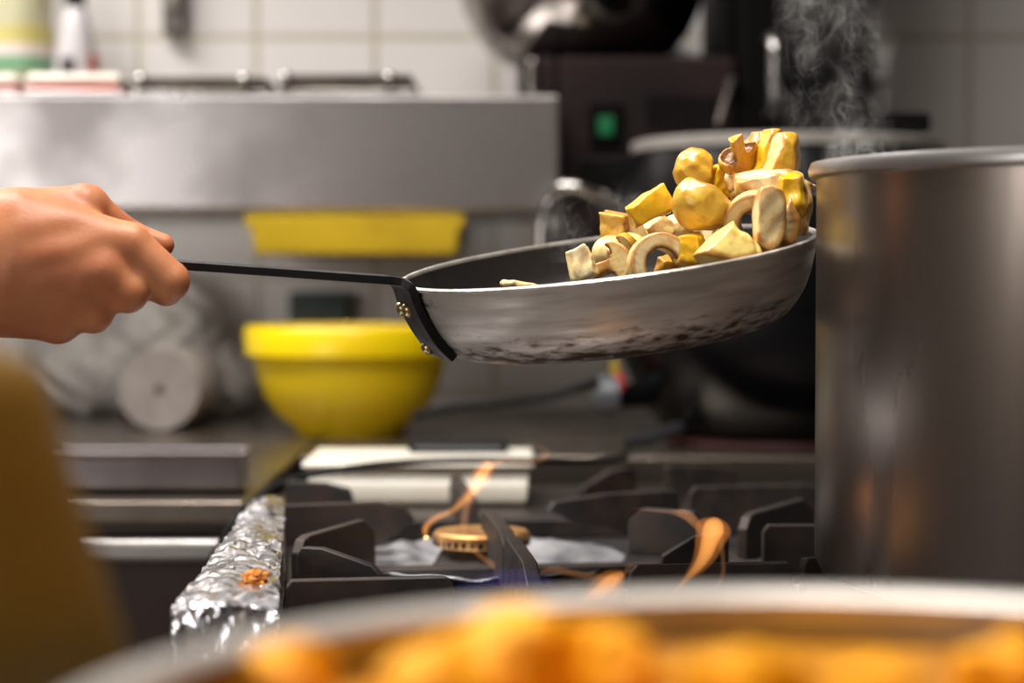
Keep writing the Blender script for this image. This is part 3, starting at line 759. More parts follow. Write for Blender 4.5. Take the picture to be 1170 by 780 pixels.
for sgn in (1,):
    hz = c.z + zr - .05
    pts = [(c.x + RP - .0005, YP - .045, hz), (c.x + RP + .03, YP - .045, hz + .004), (c.x + RP + .04, YP - .03, hz + .006), (c.x + RP + .04, YP + .03, hz + .006), (c.x + RP + .03, YP + .045, hz + .004), (c.x + RP - .0005, YP + .045, hz)]
    b = MB(); b.tube(smooth_path(pts, 6), .005, 12); b.build('handle', steel, t)

# ================================================================== foreground: worktop, stew pan, bottle
t = thing('worktop', 'steel worktop in the near foreground under the stew pan', 'worktop', (.1, .4, 0))
b = MB(); b.box(-.35, .6, .12, .66, .83, .86); b.build('worktop_slab', counter_m, t, bevel=.003)
b = MB(); b.box(-.34, .59, .14, .65, .0005, .829); b.build('cabinet_front', brown_m, t, smooth=False)
hpot = .088; cx, cy, R = .82 * hpot, 4.49 * hpot, 1.87 * hpot
c = Vector((cx, cy, .8606)); zr = CAM.z - hpot - c.z
t = thing('stew_pan', 'wide steel pan full of orange stew, blurred in the foreground', 'pan', c)
b = MB(); b.lathe([(0, 0), (R - .016, 0), (R - .007, .004), (R - .003, .014), (R - .003, zr - .006), (R - .0055, zr - .006), (R - .0055, .016), (R - .012, .006), (0, .006)], c, 128); b.build('pan_body', steel, t)
b = MB(); b.lathe([(R - .0026, zr - .008), (R + .002, zr - .0065), (R + .0035, zr - .003), (R + .0015, zr), (R - .005, zr), (R - .008, zr - .0025), (R - .0065, zr - .008), (R - .0026, zr - .008)], c, 128); b.build('rim', mat('satin_rim', lin(196, 190, 184), .48, .7, col2=lin(180, 174, 168), nscale=20), t)
stew_m = mat('orange_stew', lin(222, 148, 6), .45, 0, col2=lin(150, 92, 6), nscale=26, nmin=.35, nmax=.6)
b = MB(); zs = zr - .014; n = 64; vs = [Vector((cx, cy, c.z + zs))]; fs = []
for i in range(1, 31):
    r = (R - .0062) * i / 30
    for j in range(n):
        a = 2 * PI * j / n; x, y = cx + r * math.cos(a), cy + r * math.sin(a)
        zz = .006 * mnoise.noise(Vector((x * 26, y * 26, 2))) + .003 * mnoise.noise(Vector((x * 60, y * 60, 5)))
        vs.append(Vector((x, y, c.z + zs + (zz if i < 30 else 0))))
for j in range(n): fs.append((0, 1 + j, 1 + (j + 1) % n))
for i in range(29):
    for j in range(n): fs.append((1 + i * n + j, 1 + (i + 1) * n + j, 1 + (i + 1) * n + (j + 1) % n, 1 + i * n + (j + 1) % n))
k0 = 1 + 29 * n; kk = len(vs)
for j in range(n): vs.append(Vector((vs[k0 + j].x, vs[k0 + j].y, c.z + zs - .03)))
for j in range(n): fs.append((k0 + j, kk + j, kk + (j + 1) % n, k0 + (j + 1) % n))
vs.append(Vector((cx, cy, c.z + zs - .03)))
for j in range(n): fs.append((len(vs) - 1, kk + (j + 1) % n, kk + j))
tag(b.add(vs, fs).build('stew', stew_m), 'thick orange stew filling the foreground pan', 'stew', kind='stuff')
chunk_m = mat('orange_vegetable', lin(255, 180, 2), .55, 0, col2=lin(255, 160, 2), nscale=40, spec=.2)
for px, py, Y, rad, sd, lab in (
        (335, 752, .470, .010, 1, 'orange vegetable chunk nearest the left end of the stew pan rim'),
        (548, 738, .50, .012, 2, 'orange vegetable chunk at the left of the big mound in the stew'),
        (612, 738, .475, .019, 3, 'big orange mound of vegetable in the middle of the stew'),
        (692, 748, .47, .014, 4, 'orange vegetable chunk at the right of the big mound in the stew'),
        (496, 768, .44, .014, 5, 'orange vegetable chunk low at the left, in front of the big mound'),
        (850, 772, .44, .013, 6, 'orange vegetable chunk in the stew below the teardrop flame'),
        (1000, 778, .44, .010, 7, 'orange vegetable chunk in the stew below the left edge of the stock pot'),
        (1152, 752, .48, .012, 8, 'orange vegetable chunk at the right frame edge in the stew')):
    q = P(px, py, Y); tag(lump('vegetable_chunk', chunk_m, (q.x, q.y, q.z - rad * .35), rad, sd, rough_=.5, freq=1.6, squash=.75), lab, 'vegetable', 'orange vegetable chunks in the stew')

Yb_ = .50; cx = P(-130, 0, Yb_).x
och = mat('ochre_plastic', lin(128, 94, 22), .45, 0, col2=lin(112, 80, 16), nscale=6, sss=.1)
zz = lambda y: P(0, y, Yb_).z - .8606
rx = lambda px: (px + 130) * Yb_ / F
c = Vector((cx, Yb_, .8606))
t = thing('oil_bottle', 'blurred ochre oil bottle at the left frame edge in the foreground', 'bottle', c)
b = MB(); b.lathe([(0, 0), (.058, 0), (.063, .004), (.064, .03), (rx(140), zz(770)), (rx(110), zz(660)), (rx(78), zz(560)), (rx(52), zz(460)), (rx(36), zz(425)), (rx(5), zz(402)), (rx(-60), zz(385)), (.0125, zz(370)), (.0125, zz(300)), (0, zz(300))], c, 96); b.build('bottle_body', och, t)
b = MB(); b.lathe([(0, zz(299.5)), (.0145, zz(299.5)), (.0145, zz(225)), (.012, zz(215)), (0, zz(215))], c, 48); b.build('cap', lab_y, t)
# ================================================================== frying pan
YPAN = 1.15
pc = P(694, 293, YPAN)
th_r = math.atan(60 / 480); th_a = math.radians(6.0)
ex = Vector((math.cos(th_r), 0, math.sin(th_r)))
ey0 = Vector((0, math.cos(th_a), math.sin(th_a)))
ez = ex.cross(ey0).normalized(); ey = ez.cross(ex)
PM = Matrix((ex, ey, ez)).transposed()
RPAN = .1195; HPAN = .0465
def PL(x, y, z): return pc + ex * x + ey * y + ez * z
def PA(az, r, z): return PL(r * math.cos(az), r * math.sin(az), z)

def pan_outer_mat():
    m = mat('pan_aluminium', lin(206, 199, 190), .32, .5, col2=lin(168, 160, 152), nscale=18, stretch=(1, 1, 9), rough2=.5, bump=.12, bscale=90, bdist=.0006)
    nt = m.node_tree; b = nt.nodes['Principled BSDF']
    src = b.inputs['Base Color'].links[0].from_socket
    tc = [n for n in nt.nodes if n.type == 'TEX_COORD'][0]
    sep = nt.nodes.new('ShaderNodeSeparateXYZ'); nt.links.new(tc.outputs['Object'], sep.inputs[0])
    # baked-on stain: a band near the base and a patch beside the handle bracket
    n = nt.nodes.new('ShaderNodeTexNoise'); n.inputs['Scale'].default_value = 95; n.inputs['Detail'].default_value = 6
    mp = nt.nodes.new('ShaderNodeMapping'); mp.inputs['Scale'].default_value = (1, 1, 3.5); nt.links.new(tc.outputs['Object'], mp.inputs[0]); nt.links.new(mp.outputs[0], n.inputs['Vector'])
    zr_ = nt.nodes.new('ShaderNodeMapRange'); zr_.inputs['From Min'].default_value = -.018; zr_.inputs['From Max'].default_value = -.043; zr_.inputs['To Min'].default_value = -.22; zr_.inputs['To Max'].default_value = .2
    nt.links.new(sep.outputs['Z'], zr_.inputs['Value'])
    xr_ = nt.nodes.new('ShaderNodeMapRange'); xr_.inputs['From Min'].default_value = -.096; xr_.inputs['From Max'].default_value = -.108; xr_.inputs['To Min'].default_value = -.3; xr_.inputs['To Max'].default_value = .34
    nt.links.new(sep.outputs['X'], xr_.inputs['Value'])
    mxm = nt.nodes.new('ShaderNodeMath'); mxm.operation = 'MAXIMUM'; nt.links.new(zr_.outputs[0], mxm.inputs[0]); nt.links.new(xr_.outputs[0], mxm.inputs[1])
    ad = nt.nodes.new('ShaderNodeMath'); ad.operation = 'ADD'; nt.links.new(mxm.outputs[0], ad.inputs[0]); nt.links.new(n.outputs['Fac'], ad.inputs[1])
    th = nt.nodes.new('ShaderNodeMapRange'); th.inputs['From Min'].default_value = .5; th.inputs['From Max'].default_value = .72; nt.links.new(ad.outputs[0], th.inputs['Value'])
    mx = nt.nodes.new('ShaderNodeMix'); mx.data_type = 'RGBA'; nt.links.new(th.outputs[0], mx.inputs['Factor']); nt.links.new(src, mx.inputs['A']); mx.inputs['B'].default_value = lin(78, 58, 42)
    nt.links.new(mx.outputs['Result'], b.inputs['Base Color'])
    inv = nt.nodes.new('ShaderNodeMapRange'); inv.inputs['To Min'].default_value = .5; inv.inputs['To Max'].default_value = .35; nt.links.new(th.outputs[0], inv.inputs['Value']); nt.links.new(inv.outputs[0], b.inputs['Metallic'])
    return m
pan_out = pan_outer_mat()
pan_in = mat('pan_coating', lin(40, 36, 34), .38, .2, col2=lin(26, 23, 22), nscale=40, rough2=.55, bump=.1, bscale=200)
rim_m = mat('pan_rim', lin(222, 216, 208), .35, .5, col2=lin(180, 172, 164), nscale=60)
pan = thing('frying_pan', 'worn aluminium frying pan with a black handle, tilted over the burner flame', 'frying pan', pc)
pan.rotation_euler = PM.to_euler()
class LB(MB):
    pass
def pbuild(mb, name, m, **k):
    """mesh given in the pan's own axes"""
    o = mb.build(name, m, None, loc=(0, 0, 0), **k); o.location = (0, 0, 0); o.parent = pan; return o
T_ = .0022
outer = [(RPAN, 0), (.1175, -.008), (.1135, -.020), (.108, -.031), (.1005, -.0395), (.0925, -.0445), (.083, HPAN * -1), (0, -HPAN)]
inner = [(r - T_ * (1 if r > .09 else 0), z + (T_ if z < -.03 else 0)) for r, z in outer]
sm_o = [tuple(q) for q in smooth_path(outer[:-1], 5)] + [outer[-1]]
sm_i = [tuple(q) for q in smooth_path(inner[:-1], 5)] + [inner[-1]]
b = MB(); b.lathe(sm_o[::-1], (0, 0, 0), 160); pbuild(b.lathe([(RPAN, 0), (RPAN - .0004, .0001)], (0, 0, 0), 160), 'pan_body', pan_out)
b = MB(); b.lathe([(RPAN - T_ + .0001, 0)] + sm_i[1:], (0, 0, 0), 160); pbuild(b, 'cooking_surface', pan_in)
b = MB(); b.lathe([(RPAN - T_ - .0003, -.0012), (RPAN + .0005, -.0012), (RPAN + .0007, .0003), (RPAN, .001), (RPAN - T_, .001), (RPAN - T_ - .0004, 0), (RPAN - T_ - .0003, -.0012)], (0, 0, 0), 160); pbuild(b, 'rim', rim_m)
# handle: bracket down the wall + long flat bar
AZ = math.radians(180 + 20)
inv = PM.transposed()
def toL(v): return inv @ (Vector(v) - pc)
ra = lambda r, z: Vector((r * math.cos(AZ), r * math.sin(AZ), z))
hand_pt = toL(P(212, 303, 1.09)); end_pt = toL(P(95, 297, 1.08))
path = [ra(.1035, -.0405), ra(.111, -.031), ra(.1165, -.020), ra(.1205, -.008), ra(.1225, .001), ra(.1265, .0055), ra(.133, .0075)]
p_last = path[-1]
path += [p_last + (hand_pt - p_last) * f for f in (.15, .4, .7, 1.0)] + [end_pt]
wdir = Vector((-math.sin(AZ), math.cos(AZ), 0))
handle_m = mat('black_handle', lin(34, 33, 36), .33, .5, col2=lin(24, 23, 25), nscale=60, rough2=.5, bump=.1, bscale=300, bdist=.0004)
b = MB(); b.sweep_rect([path[0]] + [tuple(q) for q in smooth_path([tuple(q) for q in path[:7]], 5)][1:] + path[7:], wdir, [.031] * 22 + [.030, .028, .026, .024, .023, .022, .021, .021] + [.021] * 20, .0048)
pbuild(b, 'handle', handle_m, bevel=.0012, seg=2)
rivet_m = mat('rivet_steel', lin(196, 176, 128), .3, 1.0, col2=lin(170, 150, 104), nscale=80)
def rivet(f, off):
    sm = smooth_path([tuple(q) for q in path[:7]], 20); i = int(f * (len(sm) - 1))
    p_ = Vector(sm[i]); t_ = (Vector(sm[i + 1]) - p_).normalized(); n_ = wdir.cross(t_).normalized()
    if n_.dot(ra(1, 0)) < 0: n_ = -n_
    q = p_ + wdir * off + n_ * .0024
    M3 = Matrix((t_, n_.cross(t_), n_)).transposed()
    b = MB(); b.lathe([(0, -.0004), (.0042, -.0004), (.0042, .0008), (.0033, .0022), (.0016, .0029), (0, .003)], q, 24, M3); pbuild(b, 'rivet', rivet_m)
rivet(.46, -.0005); rivet(.46, -.0115); rivet(.12, -.010)

# ================================================================== the cook's hand
HY = 1.068; HS = HY / F
def hand_field(p):
    parts = []
    def c(a, b, ra_, rb_): return cone(p, a, b, ra_, rb_)
    q = p.copy(); q[..., 2] *= 1.28                          # palm and wrist are flatter than deep
    def cq_(a, b, ra_, rb_): return cone(q, a, b, ra_, rb_)
    d = cq_((-420, 318, 40), (-40, 298, 22), 92, 79)
    d = smin(d, cq_((-40, 298, 22), (62, 300, 20), 79, 66), 14)
    d = smin(d, cone(p, (-60, 345, 14), (62, 366, 2), 34, 24), 16)
    d = smin(d, c((20, 262, 0), (147, 279, -8), 46, 25), 18)            # index metacarpal
    d = smin(d, c((20, 292, -8), (112, 308, -17), 48, 29), 18)          # middle
    d = smin(d, c((10, 322, -6), (84, 330, -12), 46, 29), 18)           # ring
    d = smin(d, c((0, 335, 4), (52, 345, -1), 42, 28), 18)              # little
    # thumb side: joint bump at the top, thumb along the far side
    d = smin(d, c((20, 258, 22), (92, 236, 24), 44, 25), 12)
    th = c((96, 232, 26), (102, 232, 28), 22, 21)
    th = smin(th, c((102, 234, 30), (152, 270, 48), 20, 16), 8)
    th = smin(th, c((152, 270, 48), (186, 280, 46), 16, 13.5), 6)
    d = smin(d, th, 7)
    # fingers (index, middle, ring, little), each its own chain
    def finger(d, pts, rs, k=5):
        f = None
        for (a, b), (r0, r1) in zip(zip(pts, pts[1:]), zip(rs, rs[1:])):
            s_ = c(a, b, r0, r1); f = s_ if f is None else smin(f, s_, 3)
        return smin(d, f, k)
    d = finger(d, [(148, 280, -8), (194, 321, -8), (190, 331, 26), (160, 322, 48)], [25, 23, 18.5, 15.5], 6)
    d = finger(d, [(112, 309, -17), (146, 333, -14), (153, 330, 20), (128, 320, 46)], [28, 24.5, 19, 16], 11)
    d = finger(d, [(84, 331, -12), (106, 356, -7), (116, 346, 24), (96, 332, 46)], [28, 24.5, 18.5, 15.5], 12)
    d = finger(d, [(52, 345, -4), (69, 367, 2), (80, 358, 30), (66, 342, 46)], [26, 23, 16.5, 14], 13)
    # knuckle creases and tendons
    d = d + 1.1 * np.sin(p[..., 0] * .045 + p[..., 1] * .16) * np.exp(-((p[..., 0] - 75) / 55) ** 2) * np.exp(-((p[..., 1] - 275) / 40) ** 2)
    return d
lo = (-430, 175, -95); hi = (226, 425, 125)
step = 2.6
g = grid(lo, hi, step)
vol = np.empty(g.shape[:3], np.float32)
for i in range(0, g.shape[0], 32): vol[i:i + 32] = hand_field(g[i:i + 32])
v, f = surface_nets(vol, lo, step)
vw = [P(x, y, HY + d * HS) for x, y, d in v]
skin = mat('skin', lin(196, 130, 88), .5, 0, col2=lin(180, 106, 72), nscale=38, bump=.2, bscale=420, sss=.35, nmin=.35, nmax=.7, bdist=.0008, spec=.35)
hand = MB().add(vw, f).build('person', skin)
sm_ = hand.modifiers.new('smooth', 'SMOOTH'); sm_.factor = .5; sm_.iterations = 5
tag(hand, 'forearm and right hand of a cook gripping the black pan handle', 'person')
nail_m = mat('nail', lin(236, 186, 160), .25, 0, col2=lin(228, 172, 146), nscale=100, sss=.2)
b = MB(); nc = P(181, 268.5, HY + 44 * HS)
axn = Vector((1, 0, -.2)).normalized(); nn = Vector((.16, -.35, .93)).normalized(); bn = nn.cross(axn).normalized(); nn = axn.cross(bn).normalized()
M3 = Matrix((axn, bn, nn)).transposed()
b.lathe([(0, .0011), (.0028, .0009), (.0048, .0002), (.0052, -.0004), (0, -.0006)], nc, 28, M3, sx=1.25, sy=.85)
no = b.build('thumbnail', nail_m, None, loc=(0, 0, 0)); no.parent = hand; no.location = -hand.location
# ================================================================== mushroom pieces
mm = bpy.data.materials.new('fried_mushroom'); mm.use_nodes = True
nt = mm.node_tree; b_ = nt.nodes['Principled BSDF']
b_.inputs['Roughness'].default_value = .34; b_.inputs['Coat Weight'].default_value = .3; b_.inputs['Coat Roughness'].default_value = .22
b_.inputs['Subsurface Weight'].default_value = .3; b_.inputs['Subsurface Radius'].default_value = (1, .55, .2); b_.inputs['Subsurface Scale'].default_value = .004
at = nt.nodes.new('ShaderNodeVertexColor'); at.layer_name = 'Col'
tc = nt.nodes.new('ShaderNodeTexCoord')
n1 = nt.nodes.new('ShaderNodeTexNoise'); n1.inputs['Scale'].default_value = 150; n1.inputs['Detail'].default_value = 5
nt.links.new(tc.outputs['Object'], n1.inputs['Vector'])
r1 = nt.nodes.new('ShaderNodeMapRange'); r1.inputs['From Min'].default_value = .5; r1.inputs['From Max'].default_value = .72; r1.inputs['To Max'].default_value = .85
nt.links.new(n1.outputs['Fac'], r1.inputs['Value'])
mx = nt.nodes.new('ShaderNodeMix'); mx.data_type = 'RGBA'; nt.links.new(r1.outputs[0], mx.inputs['Factor']); nt.links.new(at.outputs['Color'], mx.inputs['A'])
mul = nt.nodes.new('ShaderNodeMix'); mul.data_type = 'RGBA'; mul.blend_type = 'MULTIPLY'; mul.inputs['Factor'].default_value = 1
nt.links.new(at.outputs['Color'], mul.inputs['A']); mul.inputs['B'].default_value = (.72, .48, .28, 1)
nt.links.new(mul.outputs['Result'], mx.inputs['B']); nt.links.new(mx.outputs['Result'], b_.inputs['Base Color'])
n2 = nt.nodes.new('ShaderNodeTexNoise'); n2.inputs['Scale'].default_value = 320; n2.inputs['Detail'].default_value = 4; nt.links.new(tc.outputs['Object'], n2.inputs['Vector'])
bp = nt.nodes.new('ShaderNodeBump'); bp.inputs['Strength'].default_value = .3; bp.inputs['Distance'].default_value = .0012; nt.links.new(n2.outputs['Fac'], bp.inputs['Height']); nt.links.new(bp.outputs['Normal'], b_.inputs['Normal'])

SKIN = np.array(lin(220, 176, 58)[:3]); CREAM = np.array(lin(236, 208, 140)[:3]); GILL = np.array(lin(78, 52, 30)[:3])
YEL = np.array(lin(226, 182, 32)[:3]); TAN = np.array(lin(200, 146, 58)[:3]); PALE = np.array(lin(240, 218, 164)[:3])
BROWN = np.array(lin(190, 128, 48)[:3])
NZ = np.random.RandomState(4)
def wob(p, seed, amp):
    r = np.random.RandomState(seed); o = 0
    for k in range(4):
        d = r.normal(size=3).astype(np.float32) * (2.2 + k); o = o + np.sin(p @ d + r.rand() * 6) * amp / (1 + .5 * k)
    return o
def mushroom(p):
    x, y, z = p[..., 0], p[..., 1], p[..., 2]
    rr = np.sqrt(x * x + y * y)
    cap = (np.sqrt((rr / 1.0) ** 2 + (z / .80) ** 2) - 1) * .8
    cap = smax(cap, -z - .28, .14)
    gl = np.sqrt(((rr - .60) / .27) ** 2 + ((z + .30) / .25) ** 2) - 1
    gl = gl * .25 + .035 * np.sin(26 * np.arctan2(y, x))
    cap = smax(cap, -gl, .06)
    st = cone(p, (0, 0, -1.05), (0, 0, 0), .34, .27); st = smax(st, -z - 1.1, .05)
    return smin(cap, st, .08), gl
def piece_sdf(kind, p, par, seed):
    x, y, z = p[..., 0], p[..., 1], p[..., 2]
    q = p + np.stack([wob(p, seed + i, .05) + wob(p * 2.2, seed + i + 50, .008) for i in range(3)], -1)
    d, gl = mushroom(q); cut = None
    if kind == 'slice': cut = np.abs(y + .10 * x * par.get('bend', 0) + par.get('curl', 0) * (x * x + z * z) * .2) - par.get('t', .17)
    elif kind == 'half': cut = -y
    elif kind == 'quarter': cut = np.maximum(-y + .15 * x, -x)
    elif kind == 'arch':                       # slice of a cap without its stem
        d = (np.sqrt(x * x + (y * .6) ** 2 + (z / .95) ** 2) - 1) * .9
        hole = np.sqrt((x / .52) ** 2 + (z + .18) ** 2 / .36) - 1
        gl = hole * .5; d = smax(d, -gl, .06); d = smax(d, -z - .42, .06); cut = np.abs(y + .1 * x) - par.get('t', .26)
    elif kind == 'whole': cut = -np.ones_like(d)
    elif kind == 'hull':                       # rounded lump cut by flat knife cuts, given in view axes
        ra = np.array(par['r'], np.float32); d = (np.linalg.norm(q / ra, axis=-1) - 1) * ra.min(); gl = np.ones_like(d)
        cut = np.full_like(d, -9)
        for nx, ny, nz, off in par['cuts']:
            m_ = (nx * nx + ny * ny + nz * nz) ** .5; cut = np.maximum(cut, (q @ np.array((nx, ny, nz), np.float32)) / m_ - off)
    elif kind == 'dome':
        rr = np.sqrt(x * x + y * y); d = (np.sqrt(rr ** 2 + (z / .9) ** 2) - 1) * .9; gl = np.ones_like(d)
        cut = -z - .05 + .18 * x
        c2 = par.get('cut2')
        if c2 is not None: cut = np.maximum(cut, x * c2[0] + y * c2[1] + z * c2[2] - c2[3])
    elif kind == 'block':
        h = np.array(par.get('h', (1, .6, .6)), np.float32); r = par.get('r', .14)
        sh = p.copy(); sh[..., 0] = sh[..., 0] * (1 + par.get('taper', 0) * z); 
        w = np.abs(sh + np.stack([wob(p, seed + i, .06) + wob(p * 2.2, seed + i + 50, .01) for i in range(3)], -1)) - (h - r)
        d = np.linalg.norm(np.maximum(w, 0), axis=-1) + np.minimum(w.max(-1), 0) - r
        gl = np.ones_like(d); cut = np.abs(y) - h[1] - 1
    d2 = smax(d, cut, .05) if kind != 'block' else d
    return d2, d, cut, gl
def make_piece(name, kind, px, py, size, Y, rot, lab, par=None, skin=SKIN, cream=CREAM, seed=0, gill=GILL):
    par = par or {}
    n = 46 if size > 18 else 36
    if kind == 'block':
        h = par.get('h', (1, .6, .6)); ext = [(-a - .25, a + .25) for a in h]
    else: ext = [(-1.2, 1.2), (-1.2, 1.2), (-1.25, 1.05)]
    lo = [e[0] for e in ext]; hi = [e[1] for e in ext]; step = 2.4 / n
    g = grid(lo, hi, step)
    d2, d, cut, gl = piece_sdf(kind, g, par, seed)
    d2[[0, -1]] = np.maximum(d2[[0, -1]], .01); d2[:, [0, -1]] = np.maximum(d2[:, [0, -1]], .01); d2[:, :, [0, -1]] = np.maximum(d2[:, :, [0, -1]], .01)
    v, f = surface_nets(d2, lo, step)
    vp = v.astype(np.float32)[:, None, :]
    _, dd, cc, gg = piece_sdf(kind, vp, par, seed); dd, cc, gg = dd[:, 0], cc[:, 0], gg[:, 0]
    col = np.tile(skin, (len(v), 1)).astype(float)
    if kind == 'block':
        k = np.clip((np.abs(v[:, 1]) / h[1] - .72) / .2, 0, 1)[:, None]; col = col * (1 - k) + cream * k
    else:
        k = np.clip((cc + .075) / .05, 0, 1)[:, None] * np.clip(-(dd) / .07, 0, 1)[:, None]; col = col * (1 - k) + cream * k
        e = (np.clip((cc + .13) / .06, 0, 1) * np.clip((dd + .13) / .06, 0, 1) * .75)[:, None]; col = col * (1 - e) + BROWN * e
        k = np.clip((.07 - gg) / .06, 0, 1)[:, None]; col = col * (1 - k) + gill * k
        k2 = (np.clip((.16 - gg) / .08, 0, 1) * .35)[:, None]; col = col * (1 - k2) + np.array(lin(170, 110, 60)[:3]) * k2
    s = size * 1.22 * Y / F
    # centre the piece on its bounding box
    me = bpy.data.meshes.new(name)
    ctr = (v.min(0) + v.max(0)) / 2
    me.from_pydata(((v - ctr) * s).tolist(), [], f)
    ca = me.color_attributes.new('Col', 'FLOAT_COLOR', 'POINT')
    ca.data.foreach_set('color', np.c_[col, np.ones(len(col))].astype(np.float32).ravel())
    me.polygons.foreach_set('use_smooth', [True] * len(me.polygons))
    me.materials.append(mm)
    bm = bmesh.new(); bm.from_mesh(me); bmesh.ops.smooth_vert(bm, verts=bm.verts, factor=.5); bmesh.ops.recalc_face_normals(bm, faces=bm.faces); bm.to_mesh(me); bm.free()
    o = bpy.data.objects.new(name, me); C.objects.link(o)
    o.location = P(px, py, Y)
    roll, yaw, pitch = [math.radians(a) for a in rot]
    # roll: clockwise in the picture; yaw: about the upright; pitch: top leans to the viewer when positive
    o.rotation_euler = (Matrix.Rotation(roll, 3, 'Y') @ Matrix.Rotation(pitch, 3, 'X') @ Matrix.Rotation(yaw, 3, 'Z')).to_euler()
    return tag(o, lab, 'mushroom', 'fried mushroom pieces in the pan')
M_ = make_piece
# ---- front row along the near rim, from left to right
M_('mushroom_piece', 'block', 594, 325, 17, 1.10, (4, 20, 0), 'mushroom sliver barely showing above the pan rim, far left of all other pieces', dict(h=(1, .5, .14)), CREAM, PALE, 11)
M_('mushroom_piece', 'block', 664, 301, 15, 1.10, (-14, -12, -10), 'pale square mushroom piece, leftmost of the main heap in the pan', dict(h=(.82, .45, 1.0), taper=.12), CREAM, PALE, 12)
M_('mushroom_slice', 'slice', 700, 302, 22, 1.105, (68, -10, 30), 'thin mushroom slice lying flat on the near rim, right of the pale square piece', dict(t=.2), SKIN, CREAM, 13)
M_('mushroom_slice', 'slice', 714, 291, 21, 1.125, (84, 10, 50), 'flat mushroom slice lying crosswise under the rounded cap pieces at the heap\'s left', dict(t=.22), YEL, CREAM, 14)
M_('mushroom_piece', 'dome', 695, 282, 17, 1.14, (-15, 0, 30), 'small shiny cap piece below the upright stem cube', dict(), CREAM, PALE, 15)
M_('mushroom_piece', 'dome', 723, 279, 18, 1.15, (20, 0, 20), 'small pale cap piece right beside the upright stem cube', dict(), CREAM, PALE, 16)
M_('mushroom_piece', 'block', 702, 260, 13.5, 1.16, (4, -18, 8), 'brown upright stem cube sticking up at the left of the heap', dict(h=(.85, .7, 1.05), taper=-.1), TAN, SKIN, 17)
M_('mushroom_slice', 'arch', 748, 291, 29, 1.088, (-26, 14, 0), 'arched mushroom slice with a dark hollow on the near rim', dict(t=.34), CREAM, PALE, 18)
M_('mushroom_piece', 'block', 768, 303, 16, 1.105, (10, 30, 20), 'brown mushroom bit inside the hollow of the arched slice', dict(h=(.9, .5, .5)), TAN, SKIN, 19)
M_('mushroom_piece', 'hull', 789, 287, 18, 1.09, (0, 0, 0), 'golden cube-like mushroom piece right of the arched slice', dict(r=(1.15, .95, 1.15), cuts=[(-.95, -.3, .1, .7), (.9, -.4, .2, .62), (-.1, -.2, 1, .66), (.1, -1, .1, .6)]), SKIN, YEL, 20)
M_('mushroom_piece', 'hull', 754, 261, 17, 1.14, (0, 0, 0), 'pale angular mushroom piece above the arched slice', dict(r=(1, .9, 1.1), cuts=[(-.6, -.2, .75, .45), (.6, -.1, .7, .6), (.2, -1, .1, .45), (-.8, 0, -.6, .75)]), SKIN, CREAM, 21)
M_('mushroom_piece', 'hull', 781, 259, 20, 1.145, (0, 0, 0), 'cream mushroom wedge below the largest rounded cap', dict(r=(1.1, .9, .95), cuts=[(-.5, -.2, .84, .5), (.5, -.5, .6, .42)]), CREAM, PALE, 22)
M_('mushroom_slice', 'slice', 806, 263, 22, 1.13, (95, 0, 62), 'mushroom slice with dark gills lying flat in the middle of the heap', dict(t=.2), CREAM, PALE, 23)
M_('mushroom_piece', 'hull', 831, 281, 30, 1.072, (0, 0, 0), 'broad pale yellow cap wedge pointing up on the near rim', dict(r=(1.35, .8, 1.0), cuts=[(-.62, -.1, .78, .26), (.72, -.1, .62, .52), (.1, -1, .35, .42)]), np.array(lin(232, 202, 112)[:3]), np.array(lin(244, 218, 128)[:3]), 24)
# ---- right end of the near rim
M_('mushroom_half', 'hull', 879, 252, 28, 1.082, (7, 0, 0), 'halved mushroom standing upright with a long cream stem face at the near rim', dict(r=(.66, .6, 1.2), cuts=[(-1, -.25, 0, .42), (.15, -1, .05, .24), (0, 0, 1, 1.0)]), CREAM, PALE, 25)
M_('mushroom_slice', 'arch', 855, 248, 31, 1.095, (-52, -16, 0), 'large curved mushroom slice showing brown gills left of the upright half', dict(t=.36), CREAM, PALE, 26)
M_('mushroom_slice', 'hull', 901, 254, 24, 1.095, (0, 0, 0), 'greyish mushroom slice hanging right of the upright half', dict(r=(.5, .5, 1.1), cuts=[(-1, -.4, .25, .22), (0, -1, 0, .35)]), np.array(lin(186, 160, 104)[:3]), np.array(lin(196, 180, 130)[:3]), 27)
M_('mushroom_piece', 'hull', 903, 226, 21, 1.10, (0, 0, 0), 'bright yellow cap piece at the right end of the heap', dict(r=(.9, .8, 1.25), cuts=[(-.95, -.3, .1, .52), (.96, -.3, .1, .6), (-.2, -.2, 1, .82), (0, -1, .1, .55)]), YEL, YEL, 28)
M_('mushroom_slice', 'hull', 917, 238, 22, 1.12, (0, 0, 0), 'thin mushroom slice hanging at the far right edge of the heap', dict(r=(.42, .7, 1.25), cuts=[(-.9, -.5, 0, .2)]), CREAM, CREAM, 29)
M_('mushroom_piece', 'hull', 920, 213, 11, 1.125, (0, 0, 0), 'pointed pale mushroom tip jutting out to the right of the heap', dict(r=(1.5, .8, .9), cuts=[(.45, 0, .9, .42), (.5, -.3, -.8, .5), (-1, 0, 0, .9)]), CREAM, PALE, 30)
M_('mushroom_slice', 'hull', 878, 212, 26, 1.115, (0, 0, 0), 'pale mushroom slice draped across the heap below the stacked slices', dict(r=(1.4, .8, .62), cuts=[(-.2, -.4, 1, .42), (0, -1, -.1, .6)]), CREAM, PALE, 31)
M_('mushroom_slice', 'slice', 848, 210, 22, 1.13, (-20, 50, 0), 'narrow cream mushroom slice standing in the middle of the upper heap', dict(t=.2), CREAM, PALE, 32)
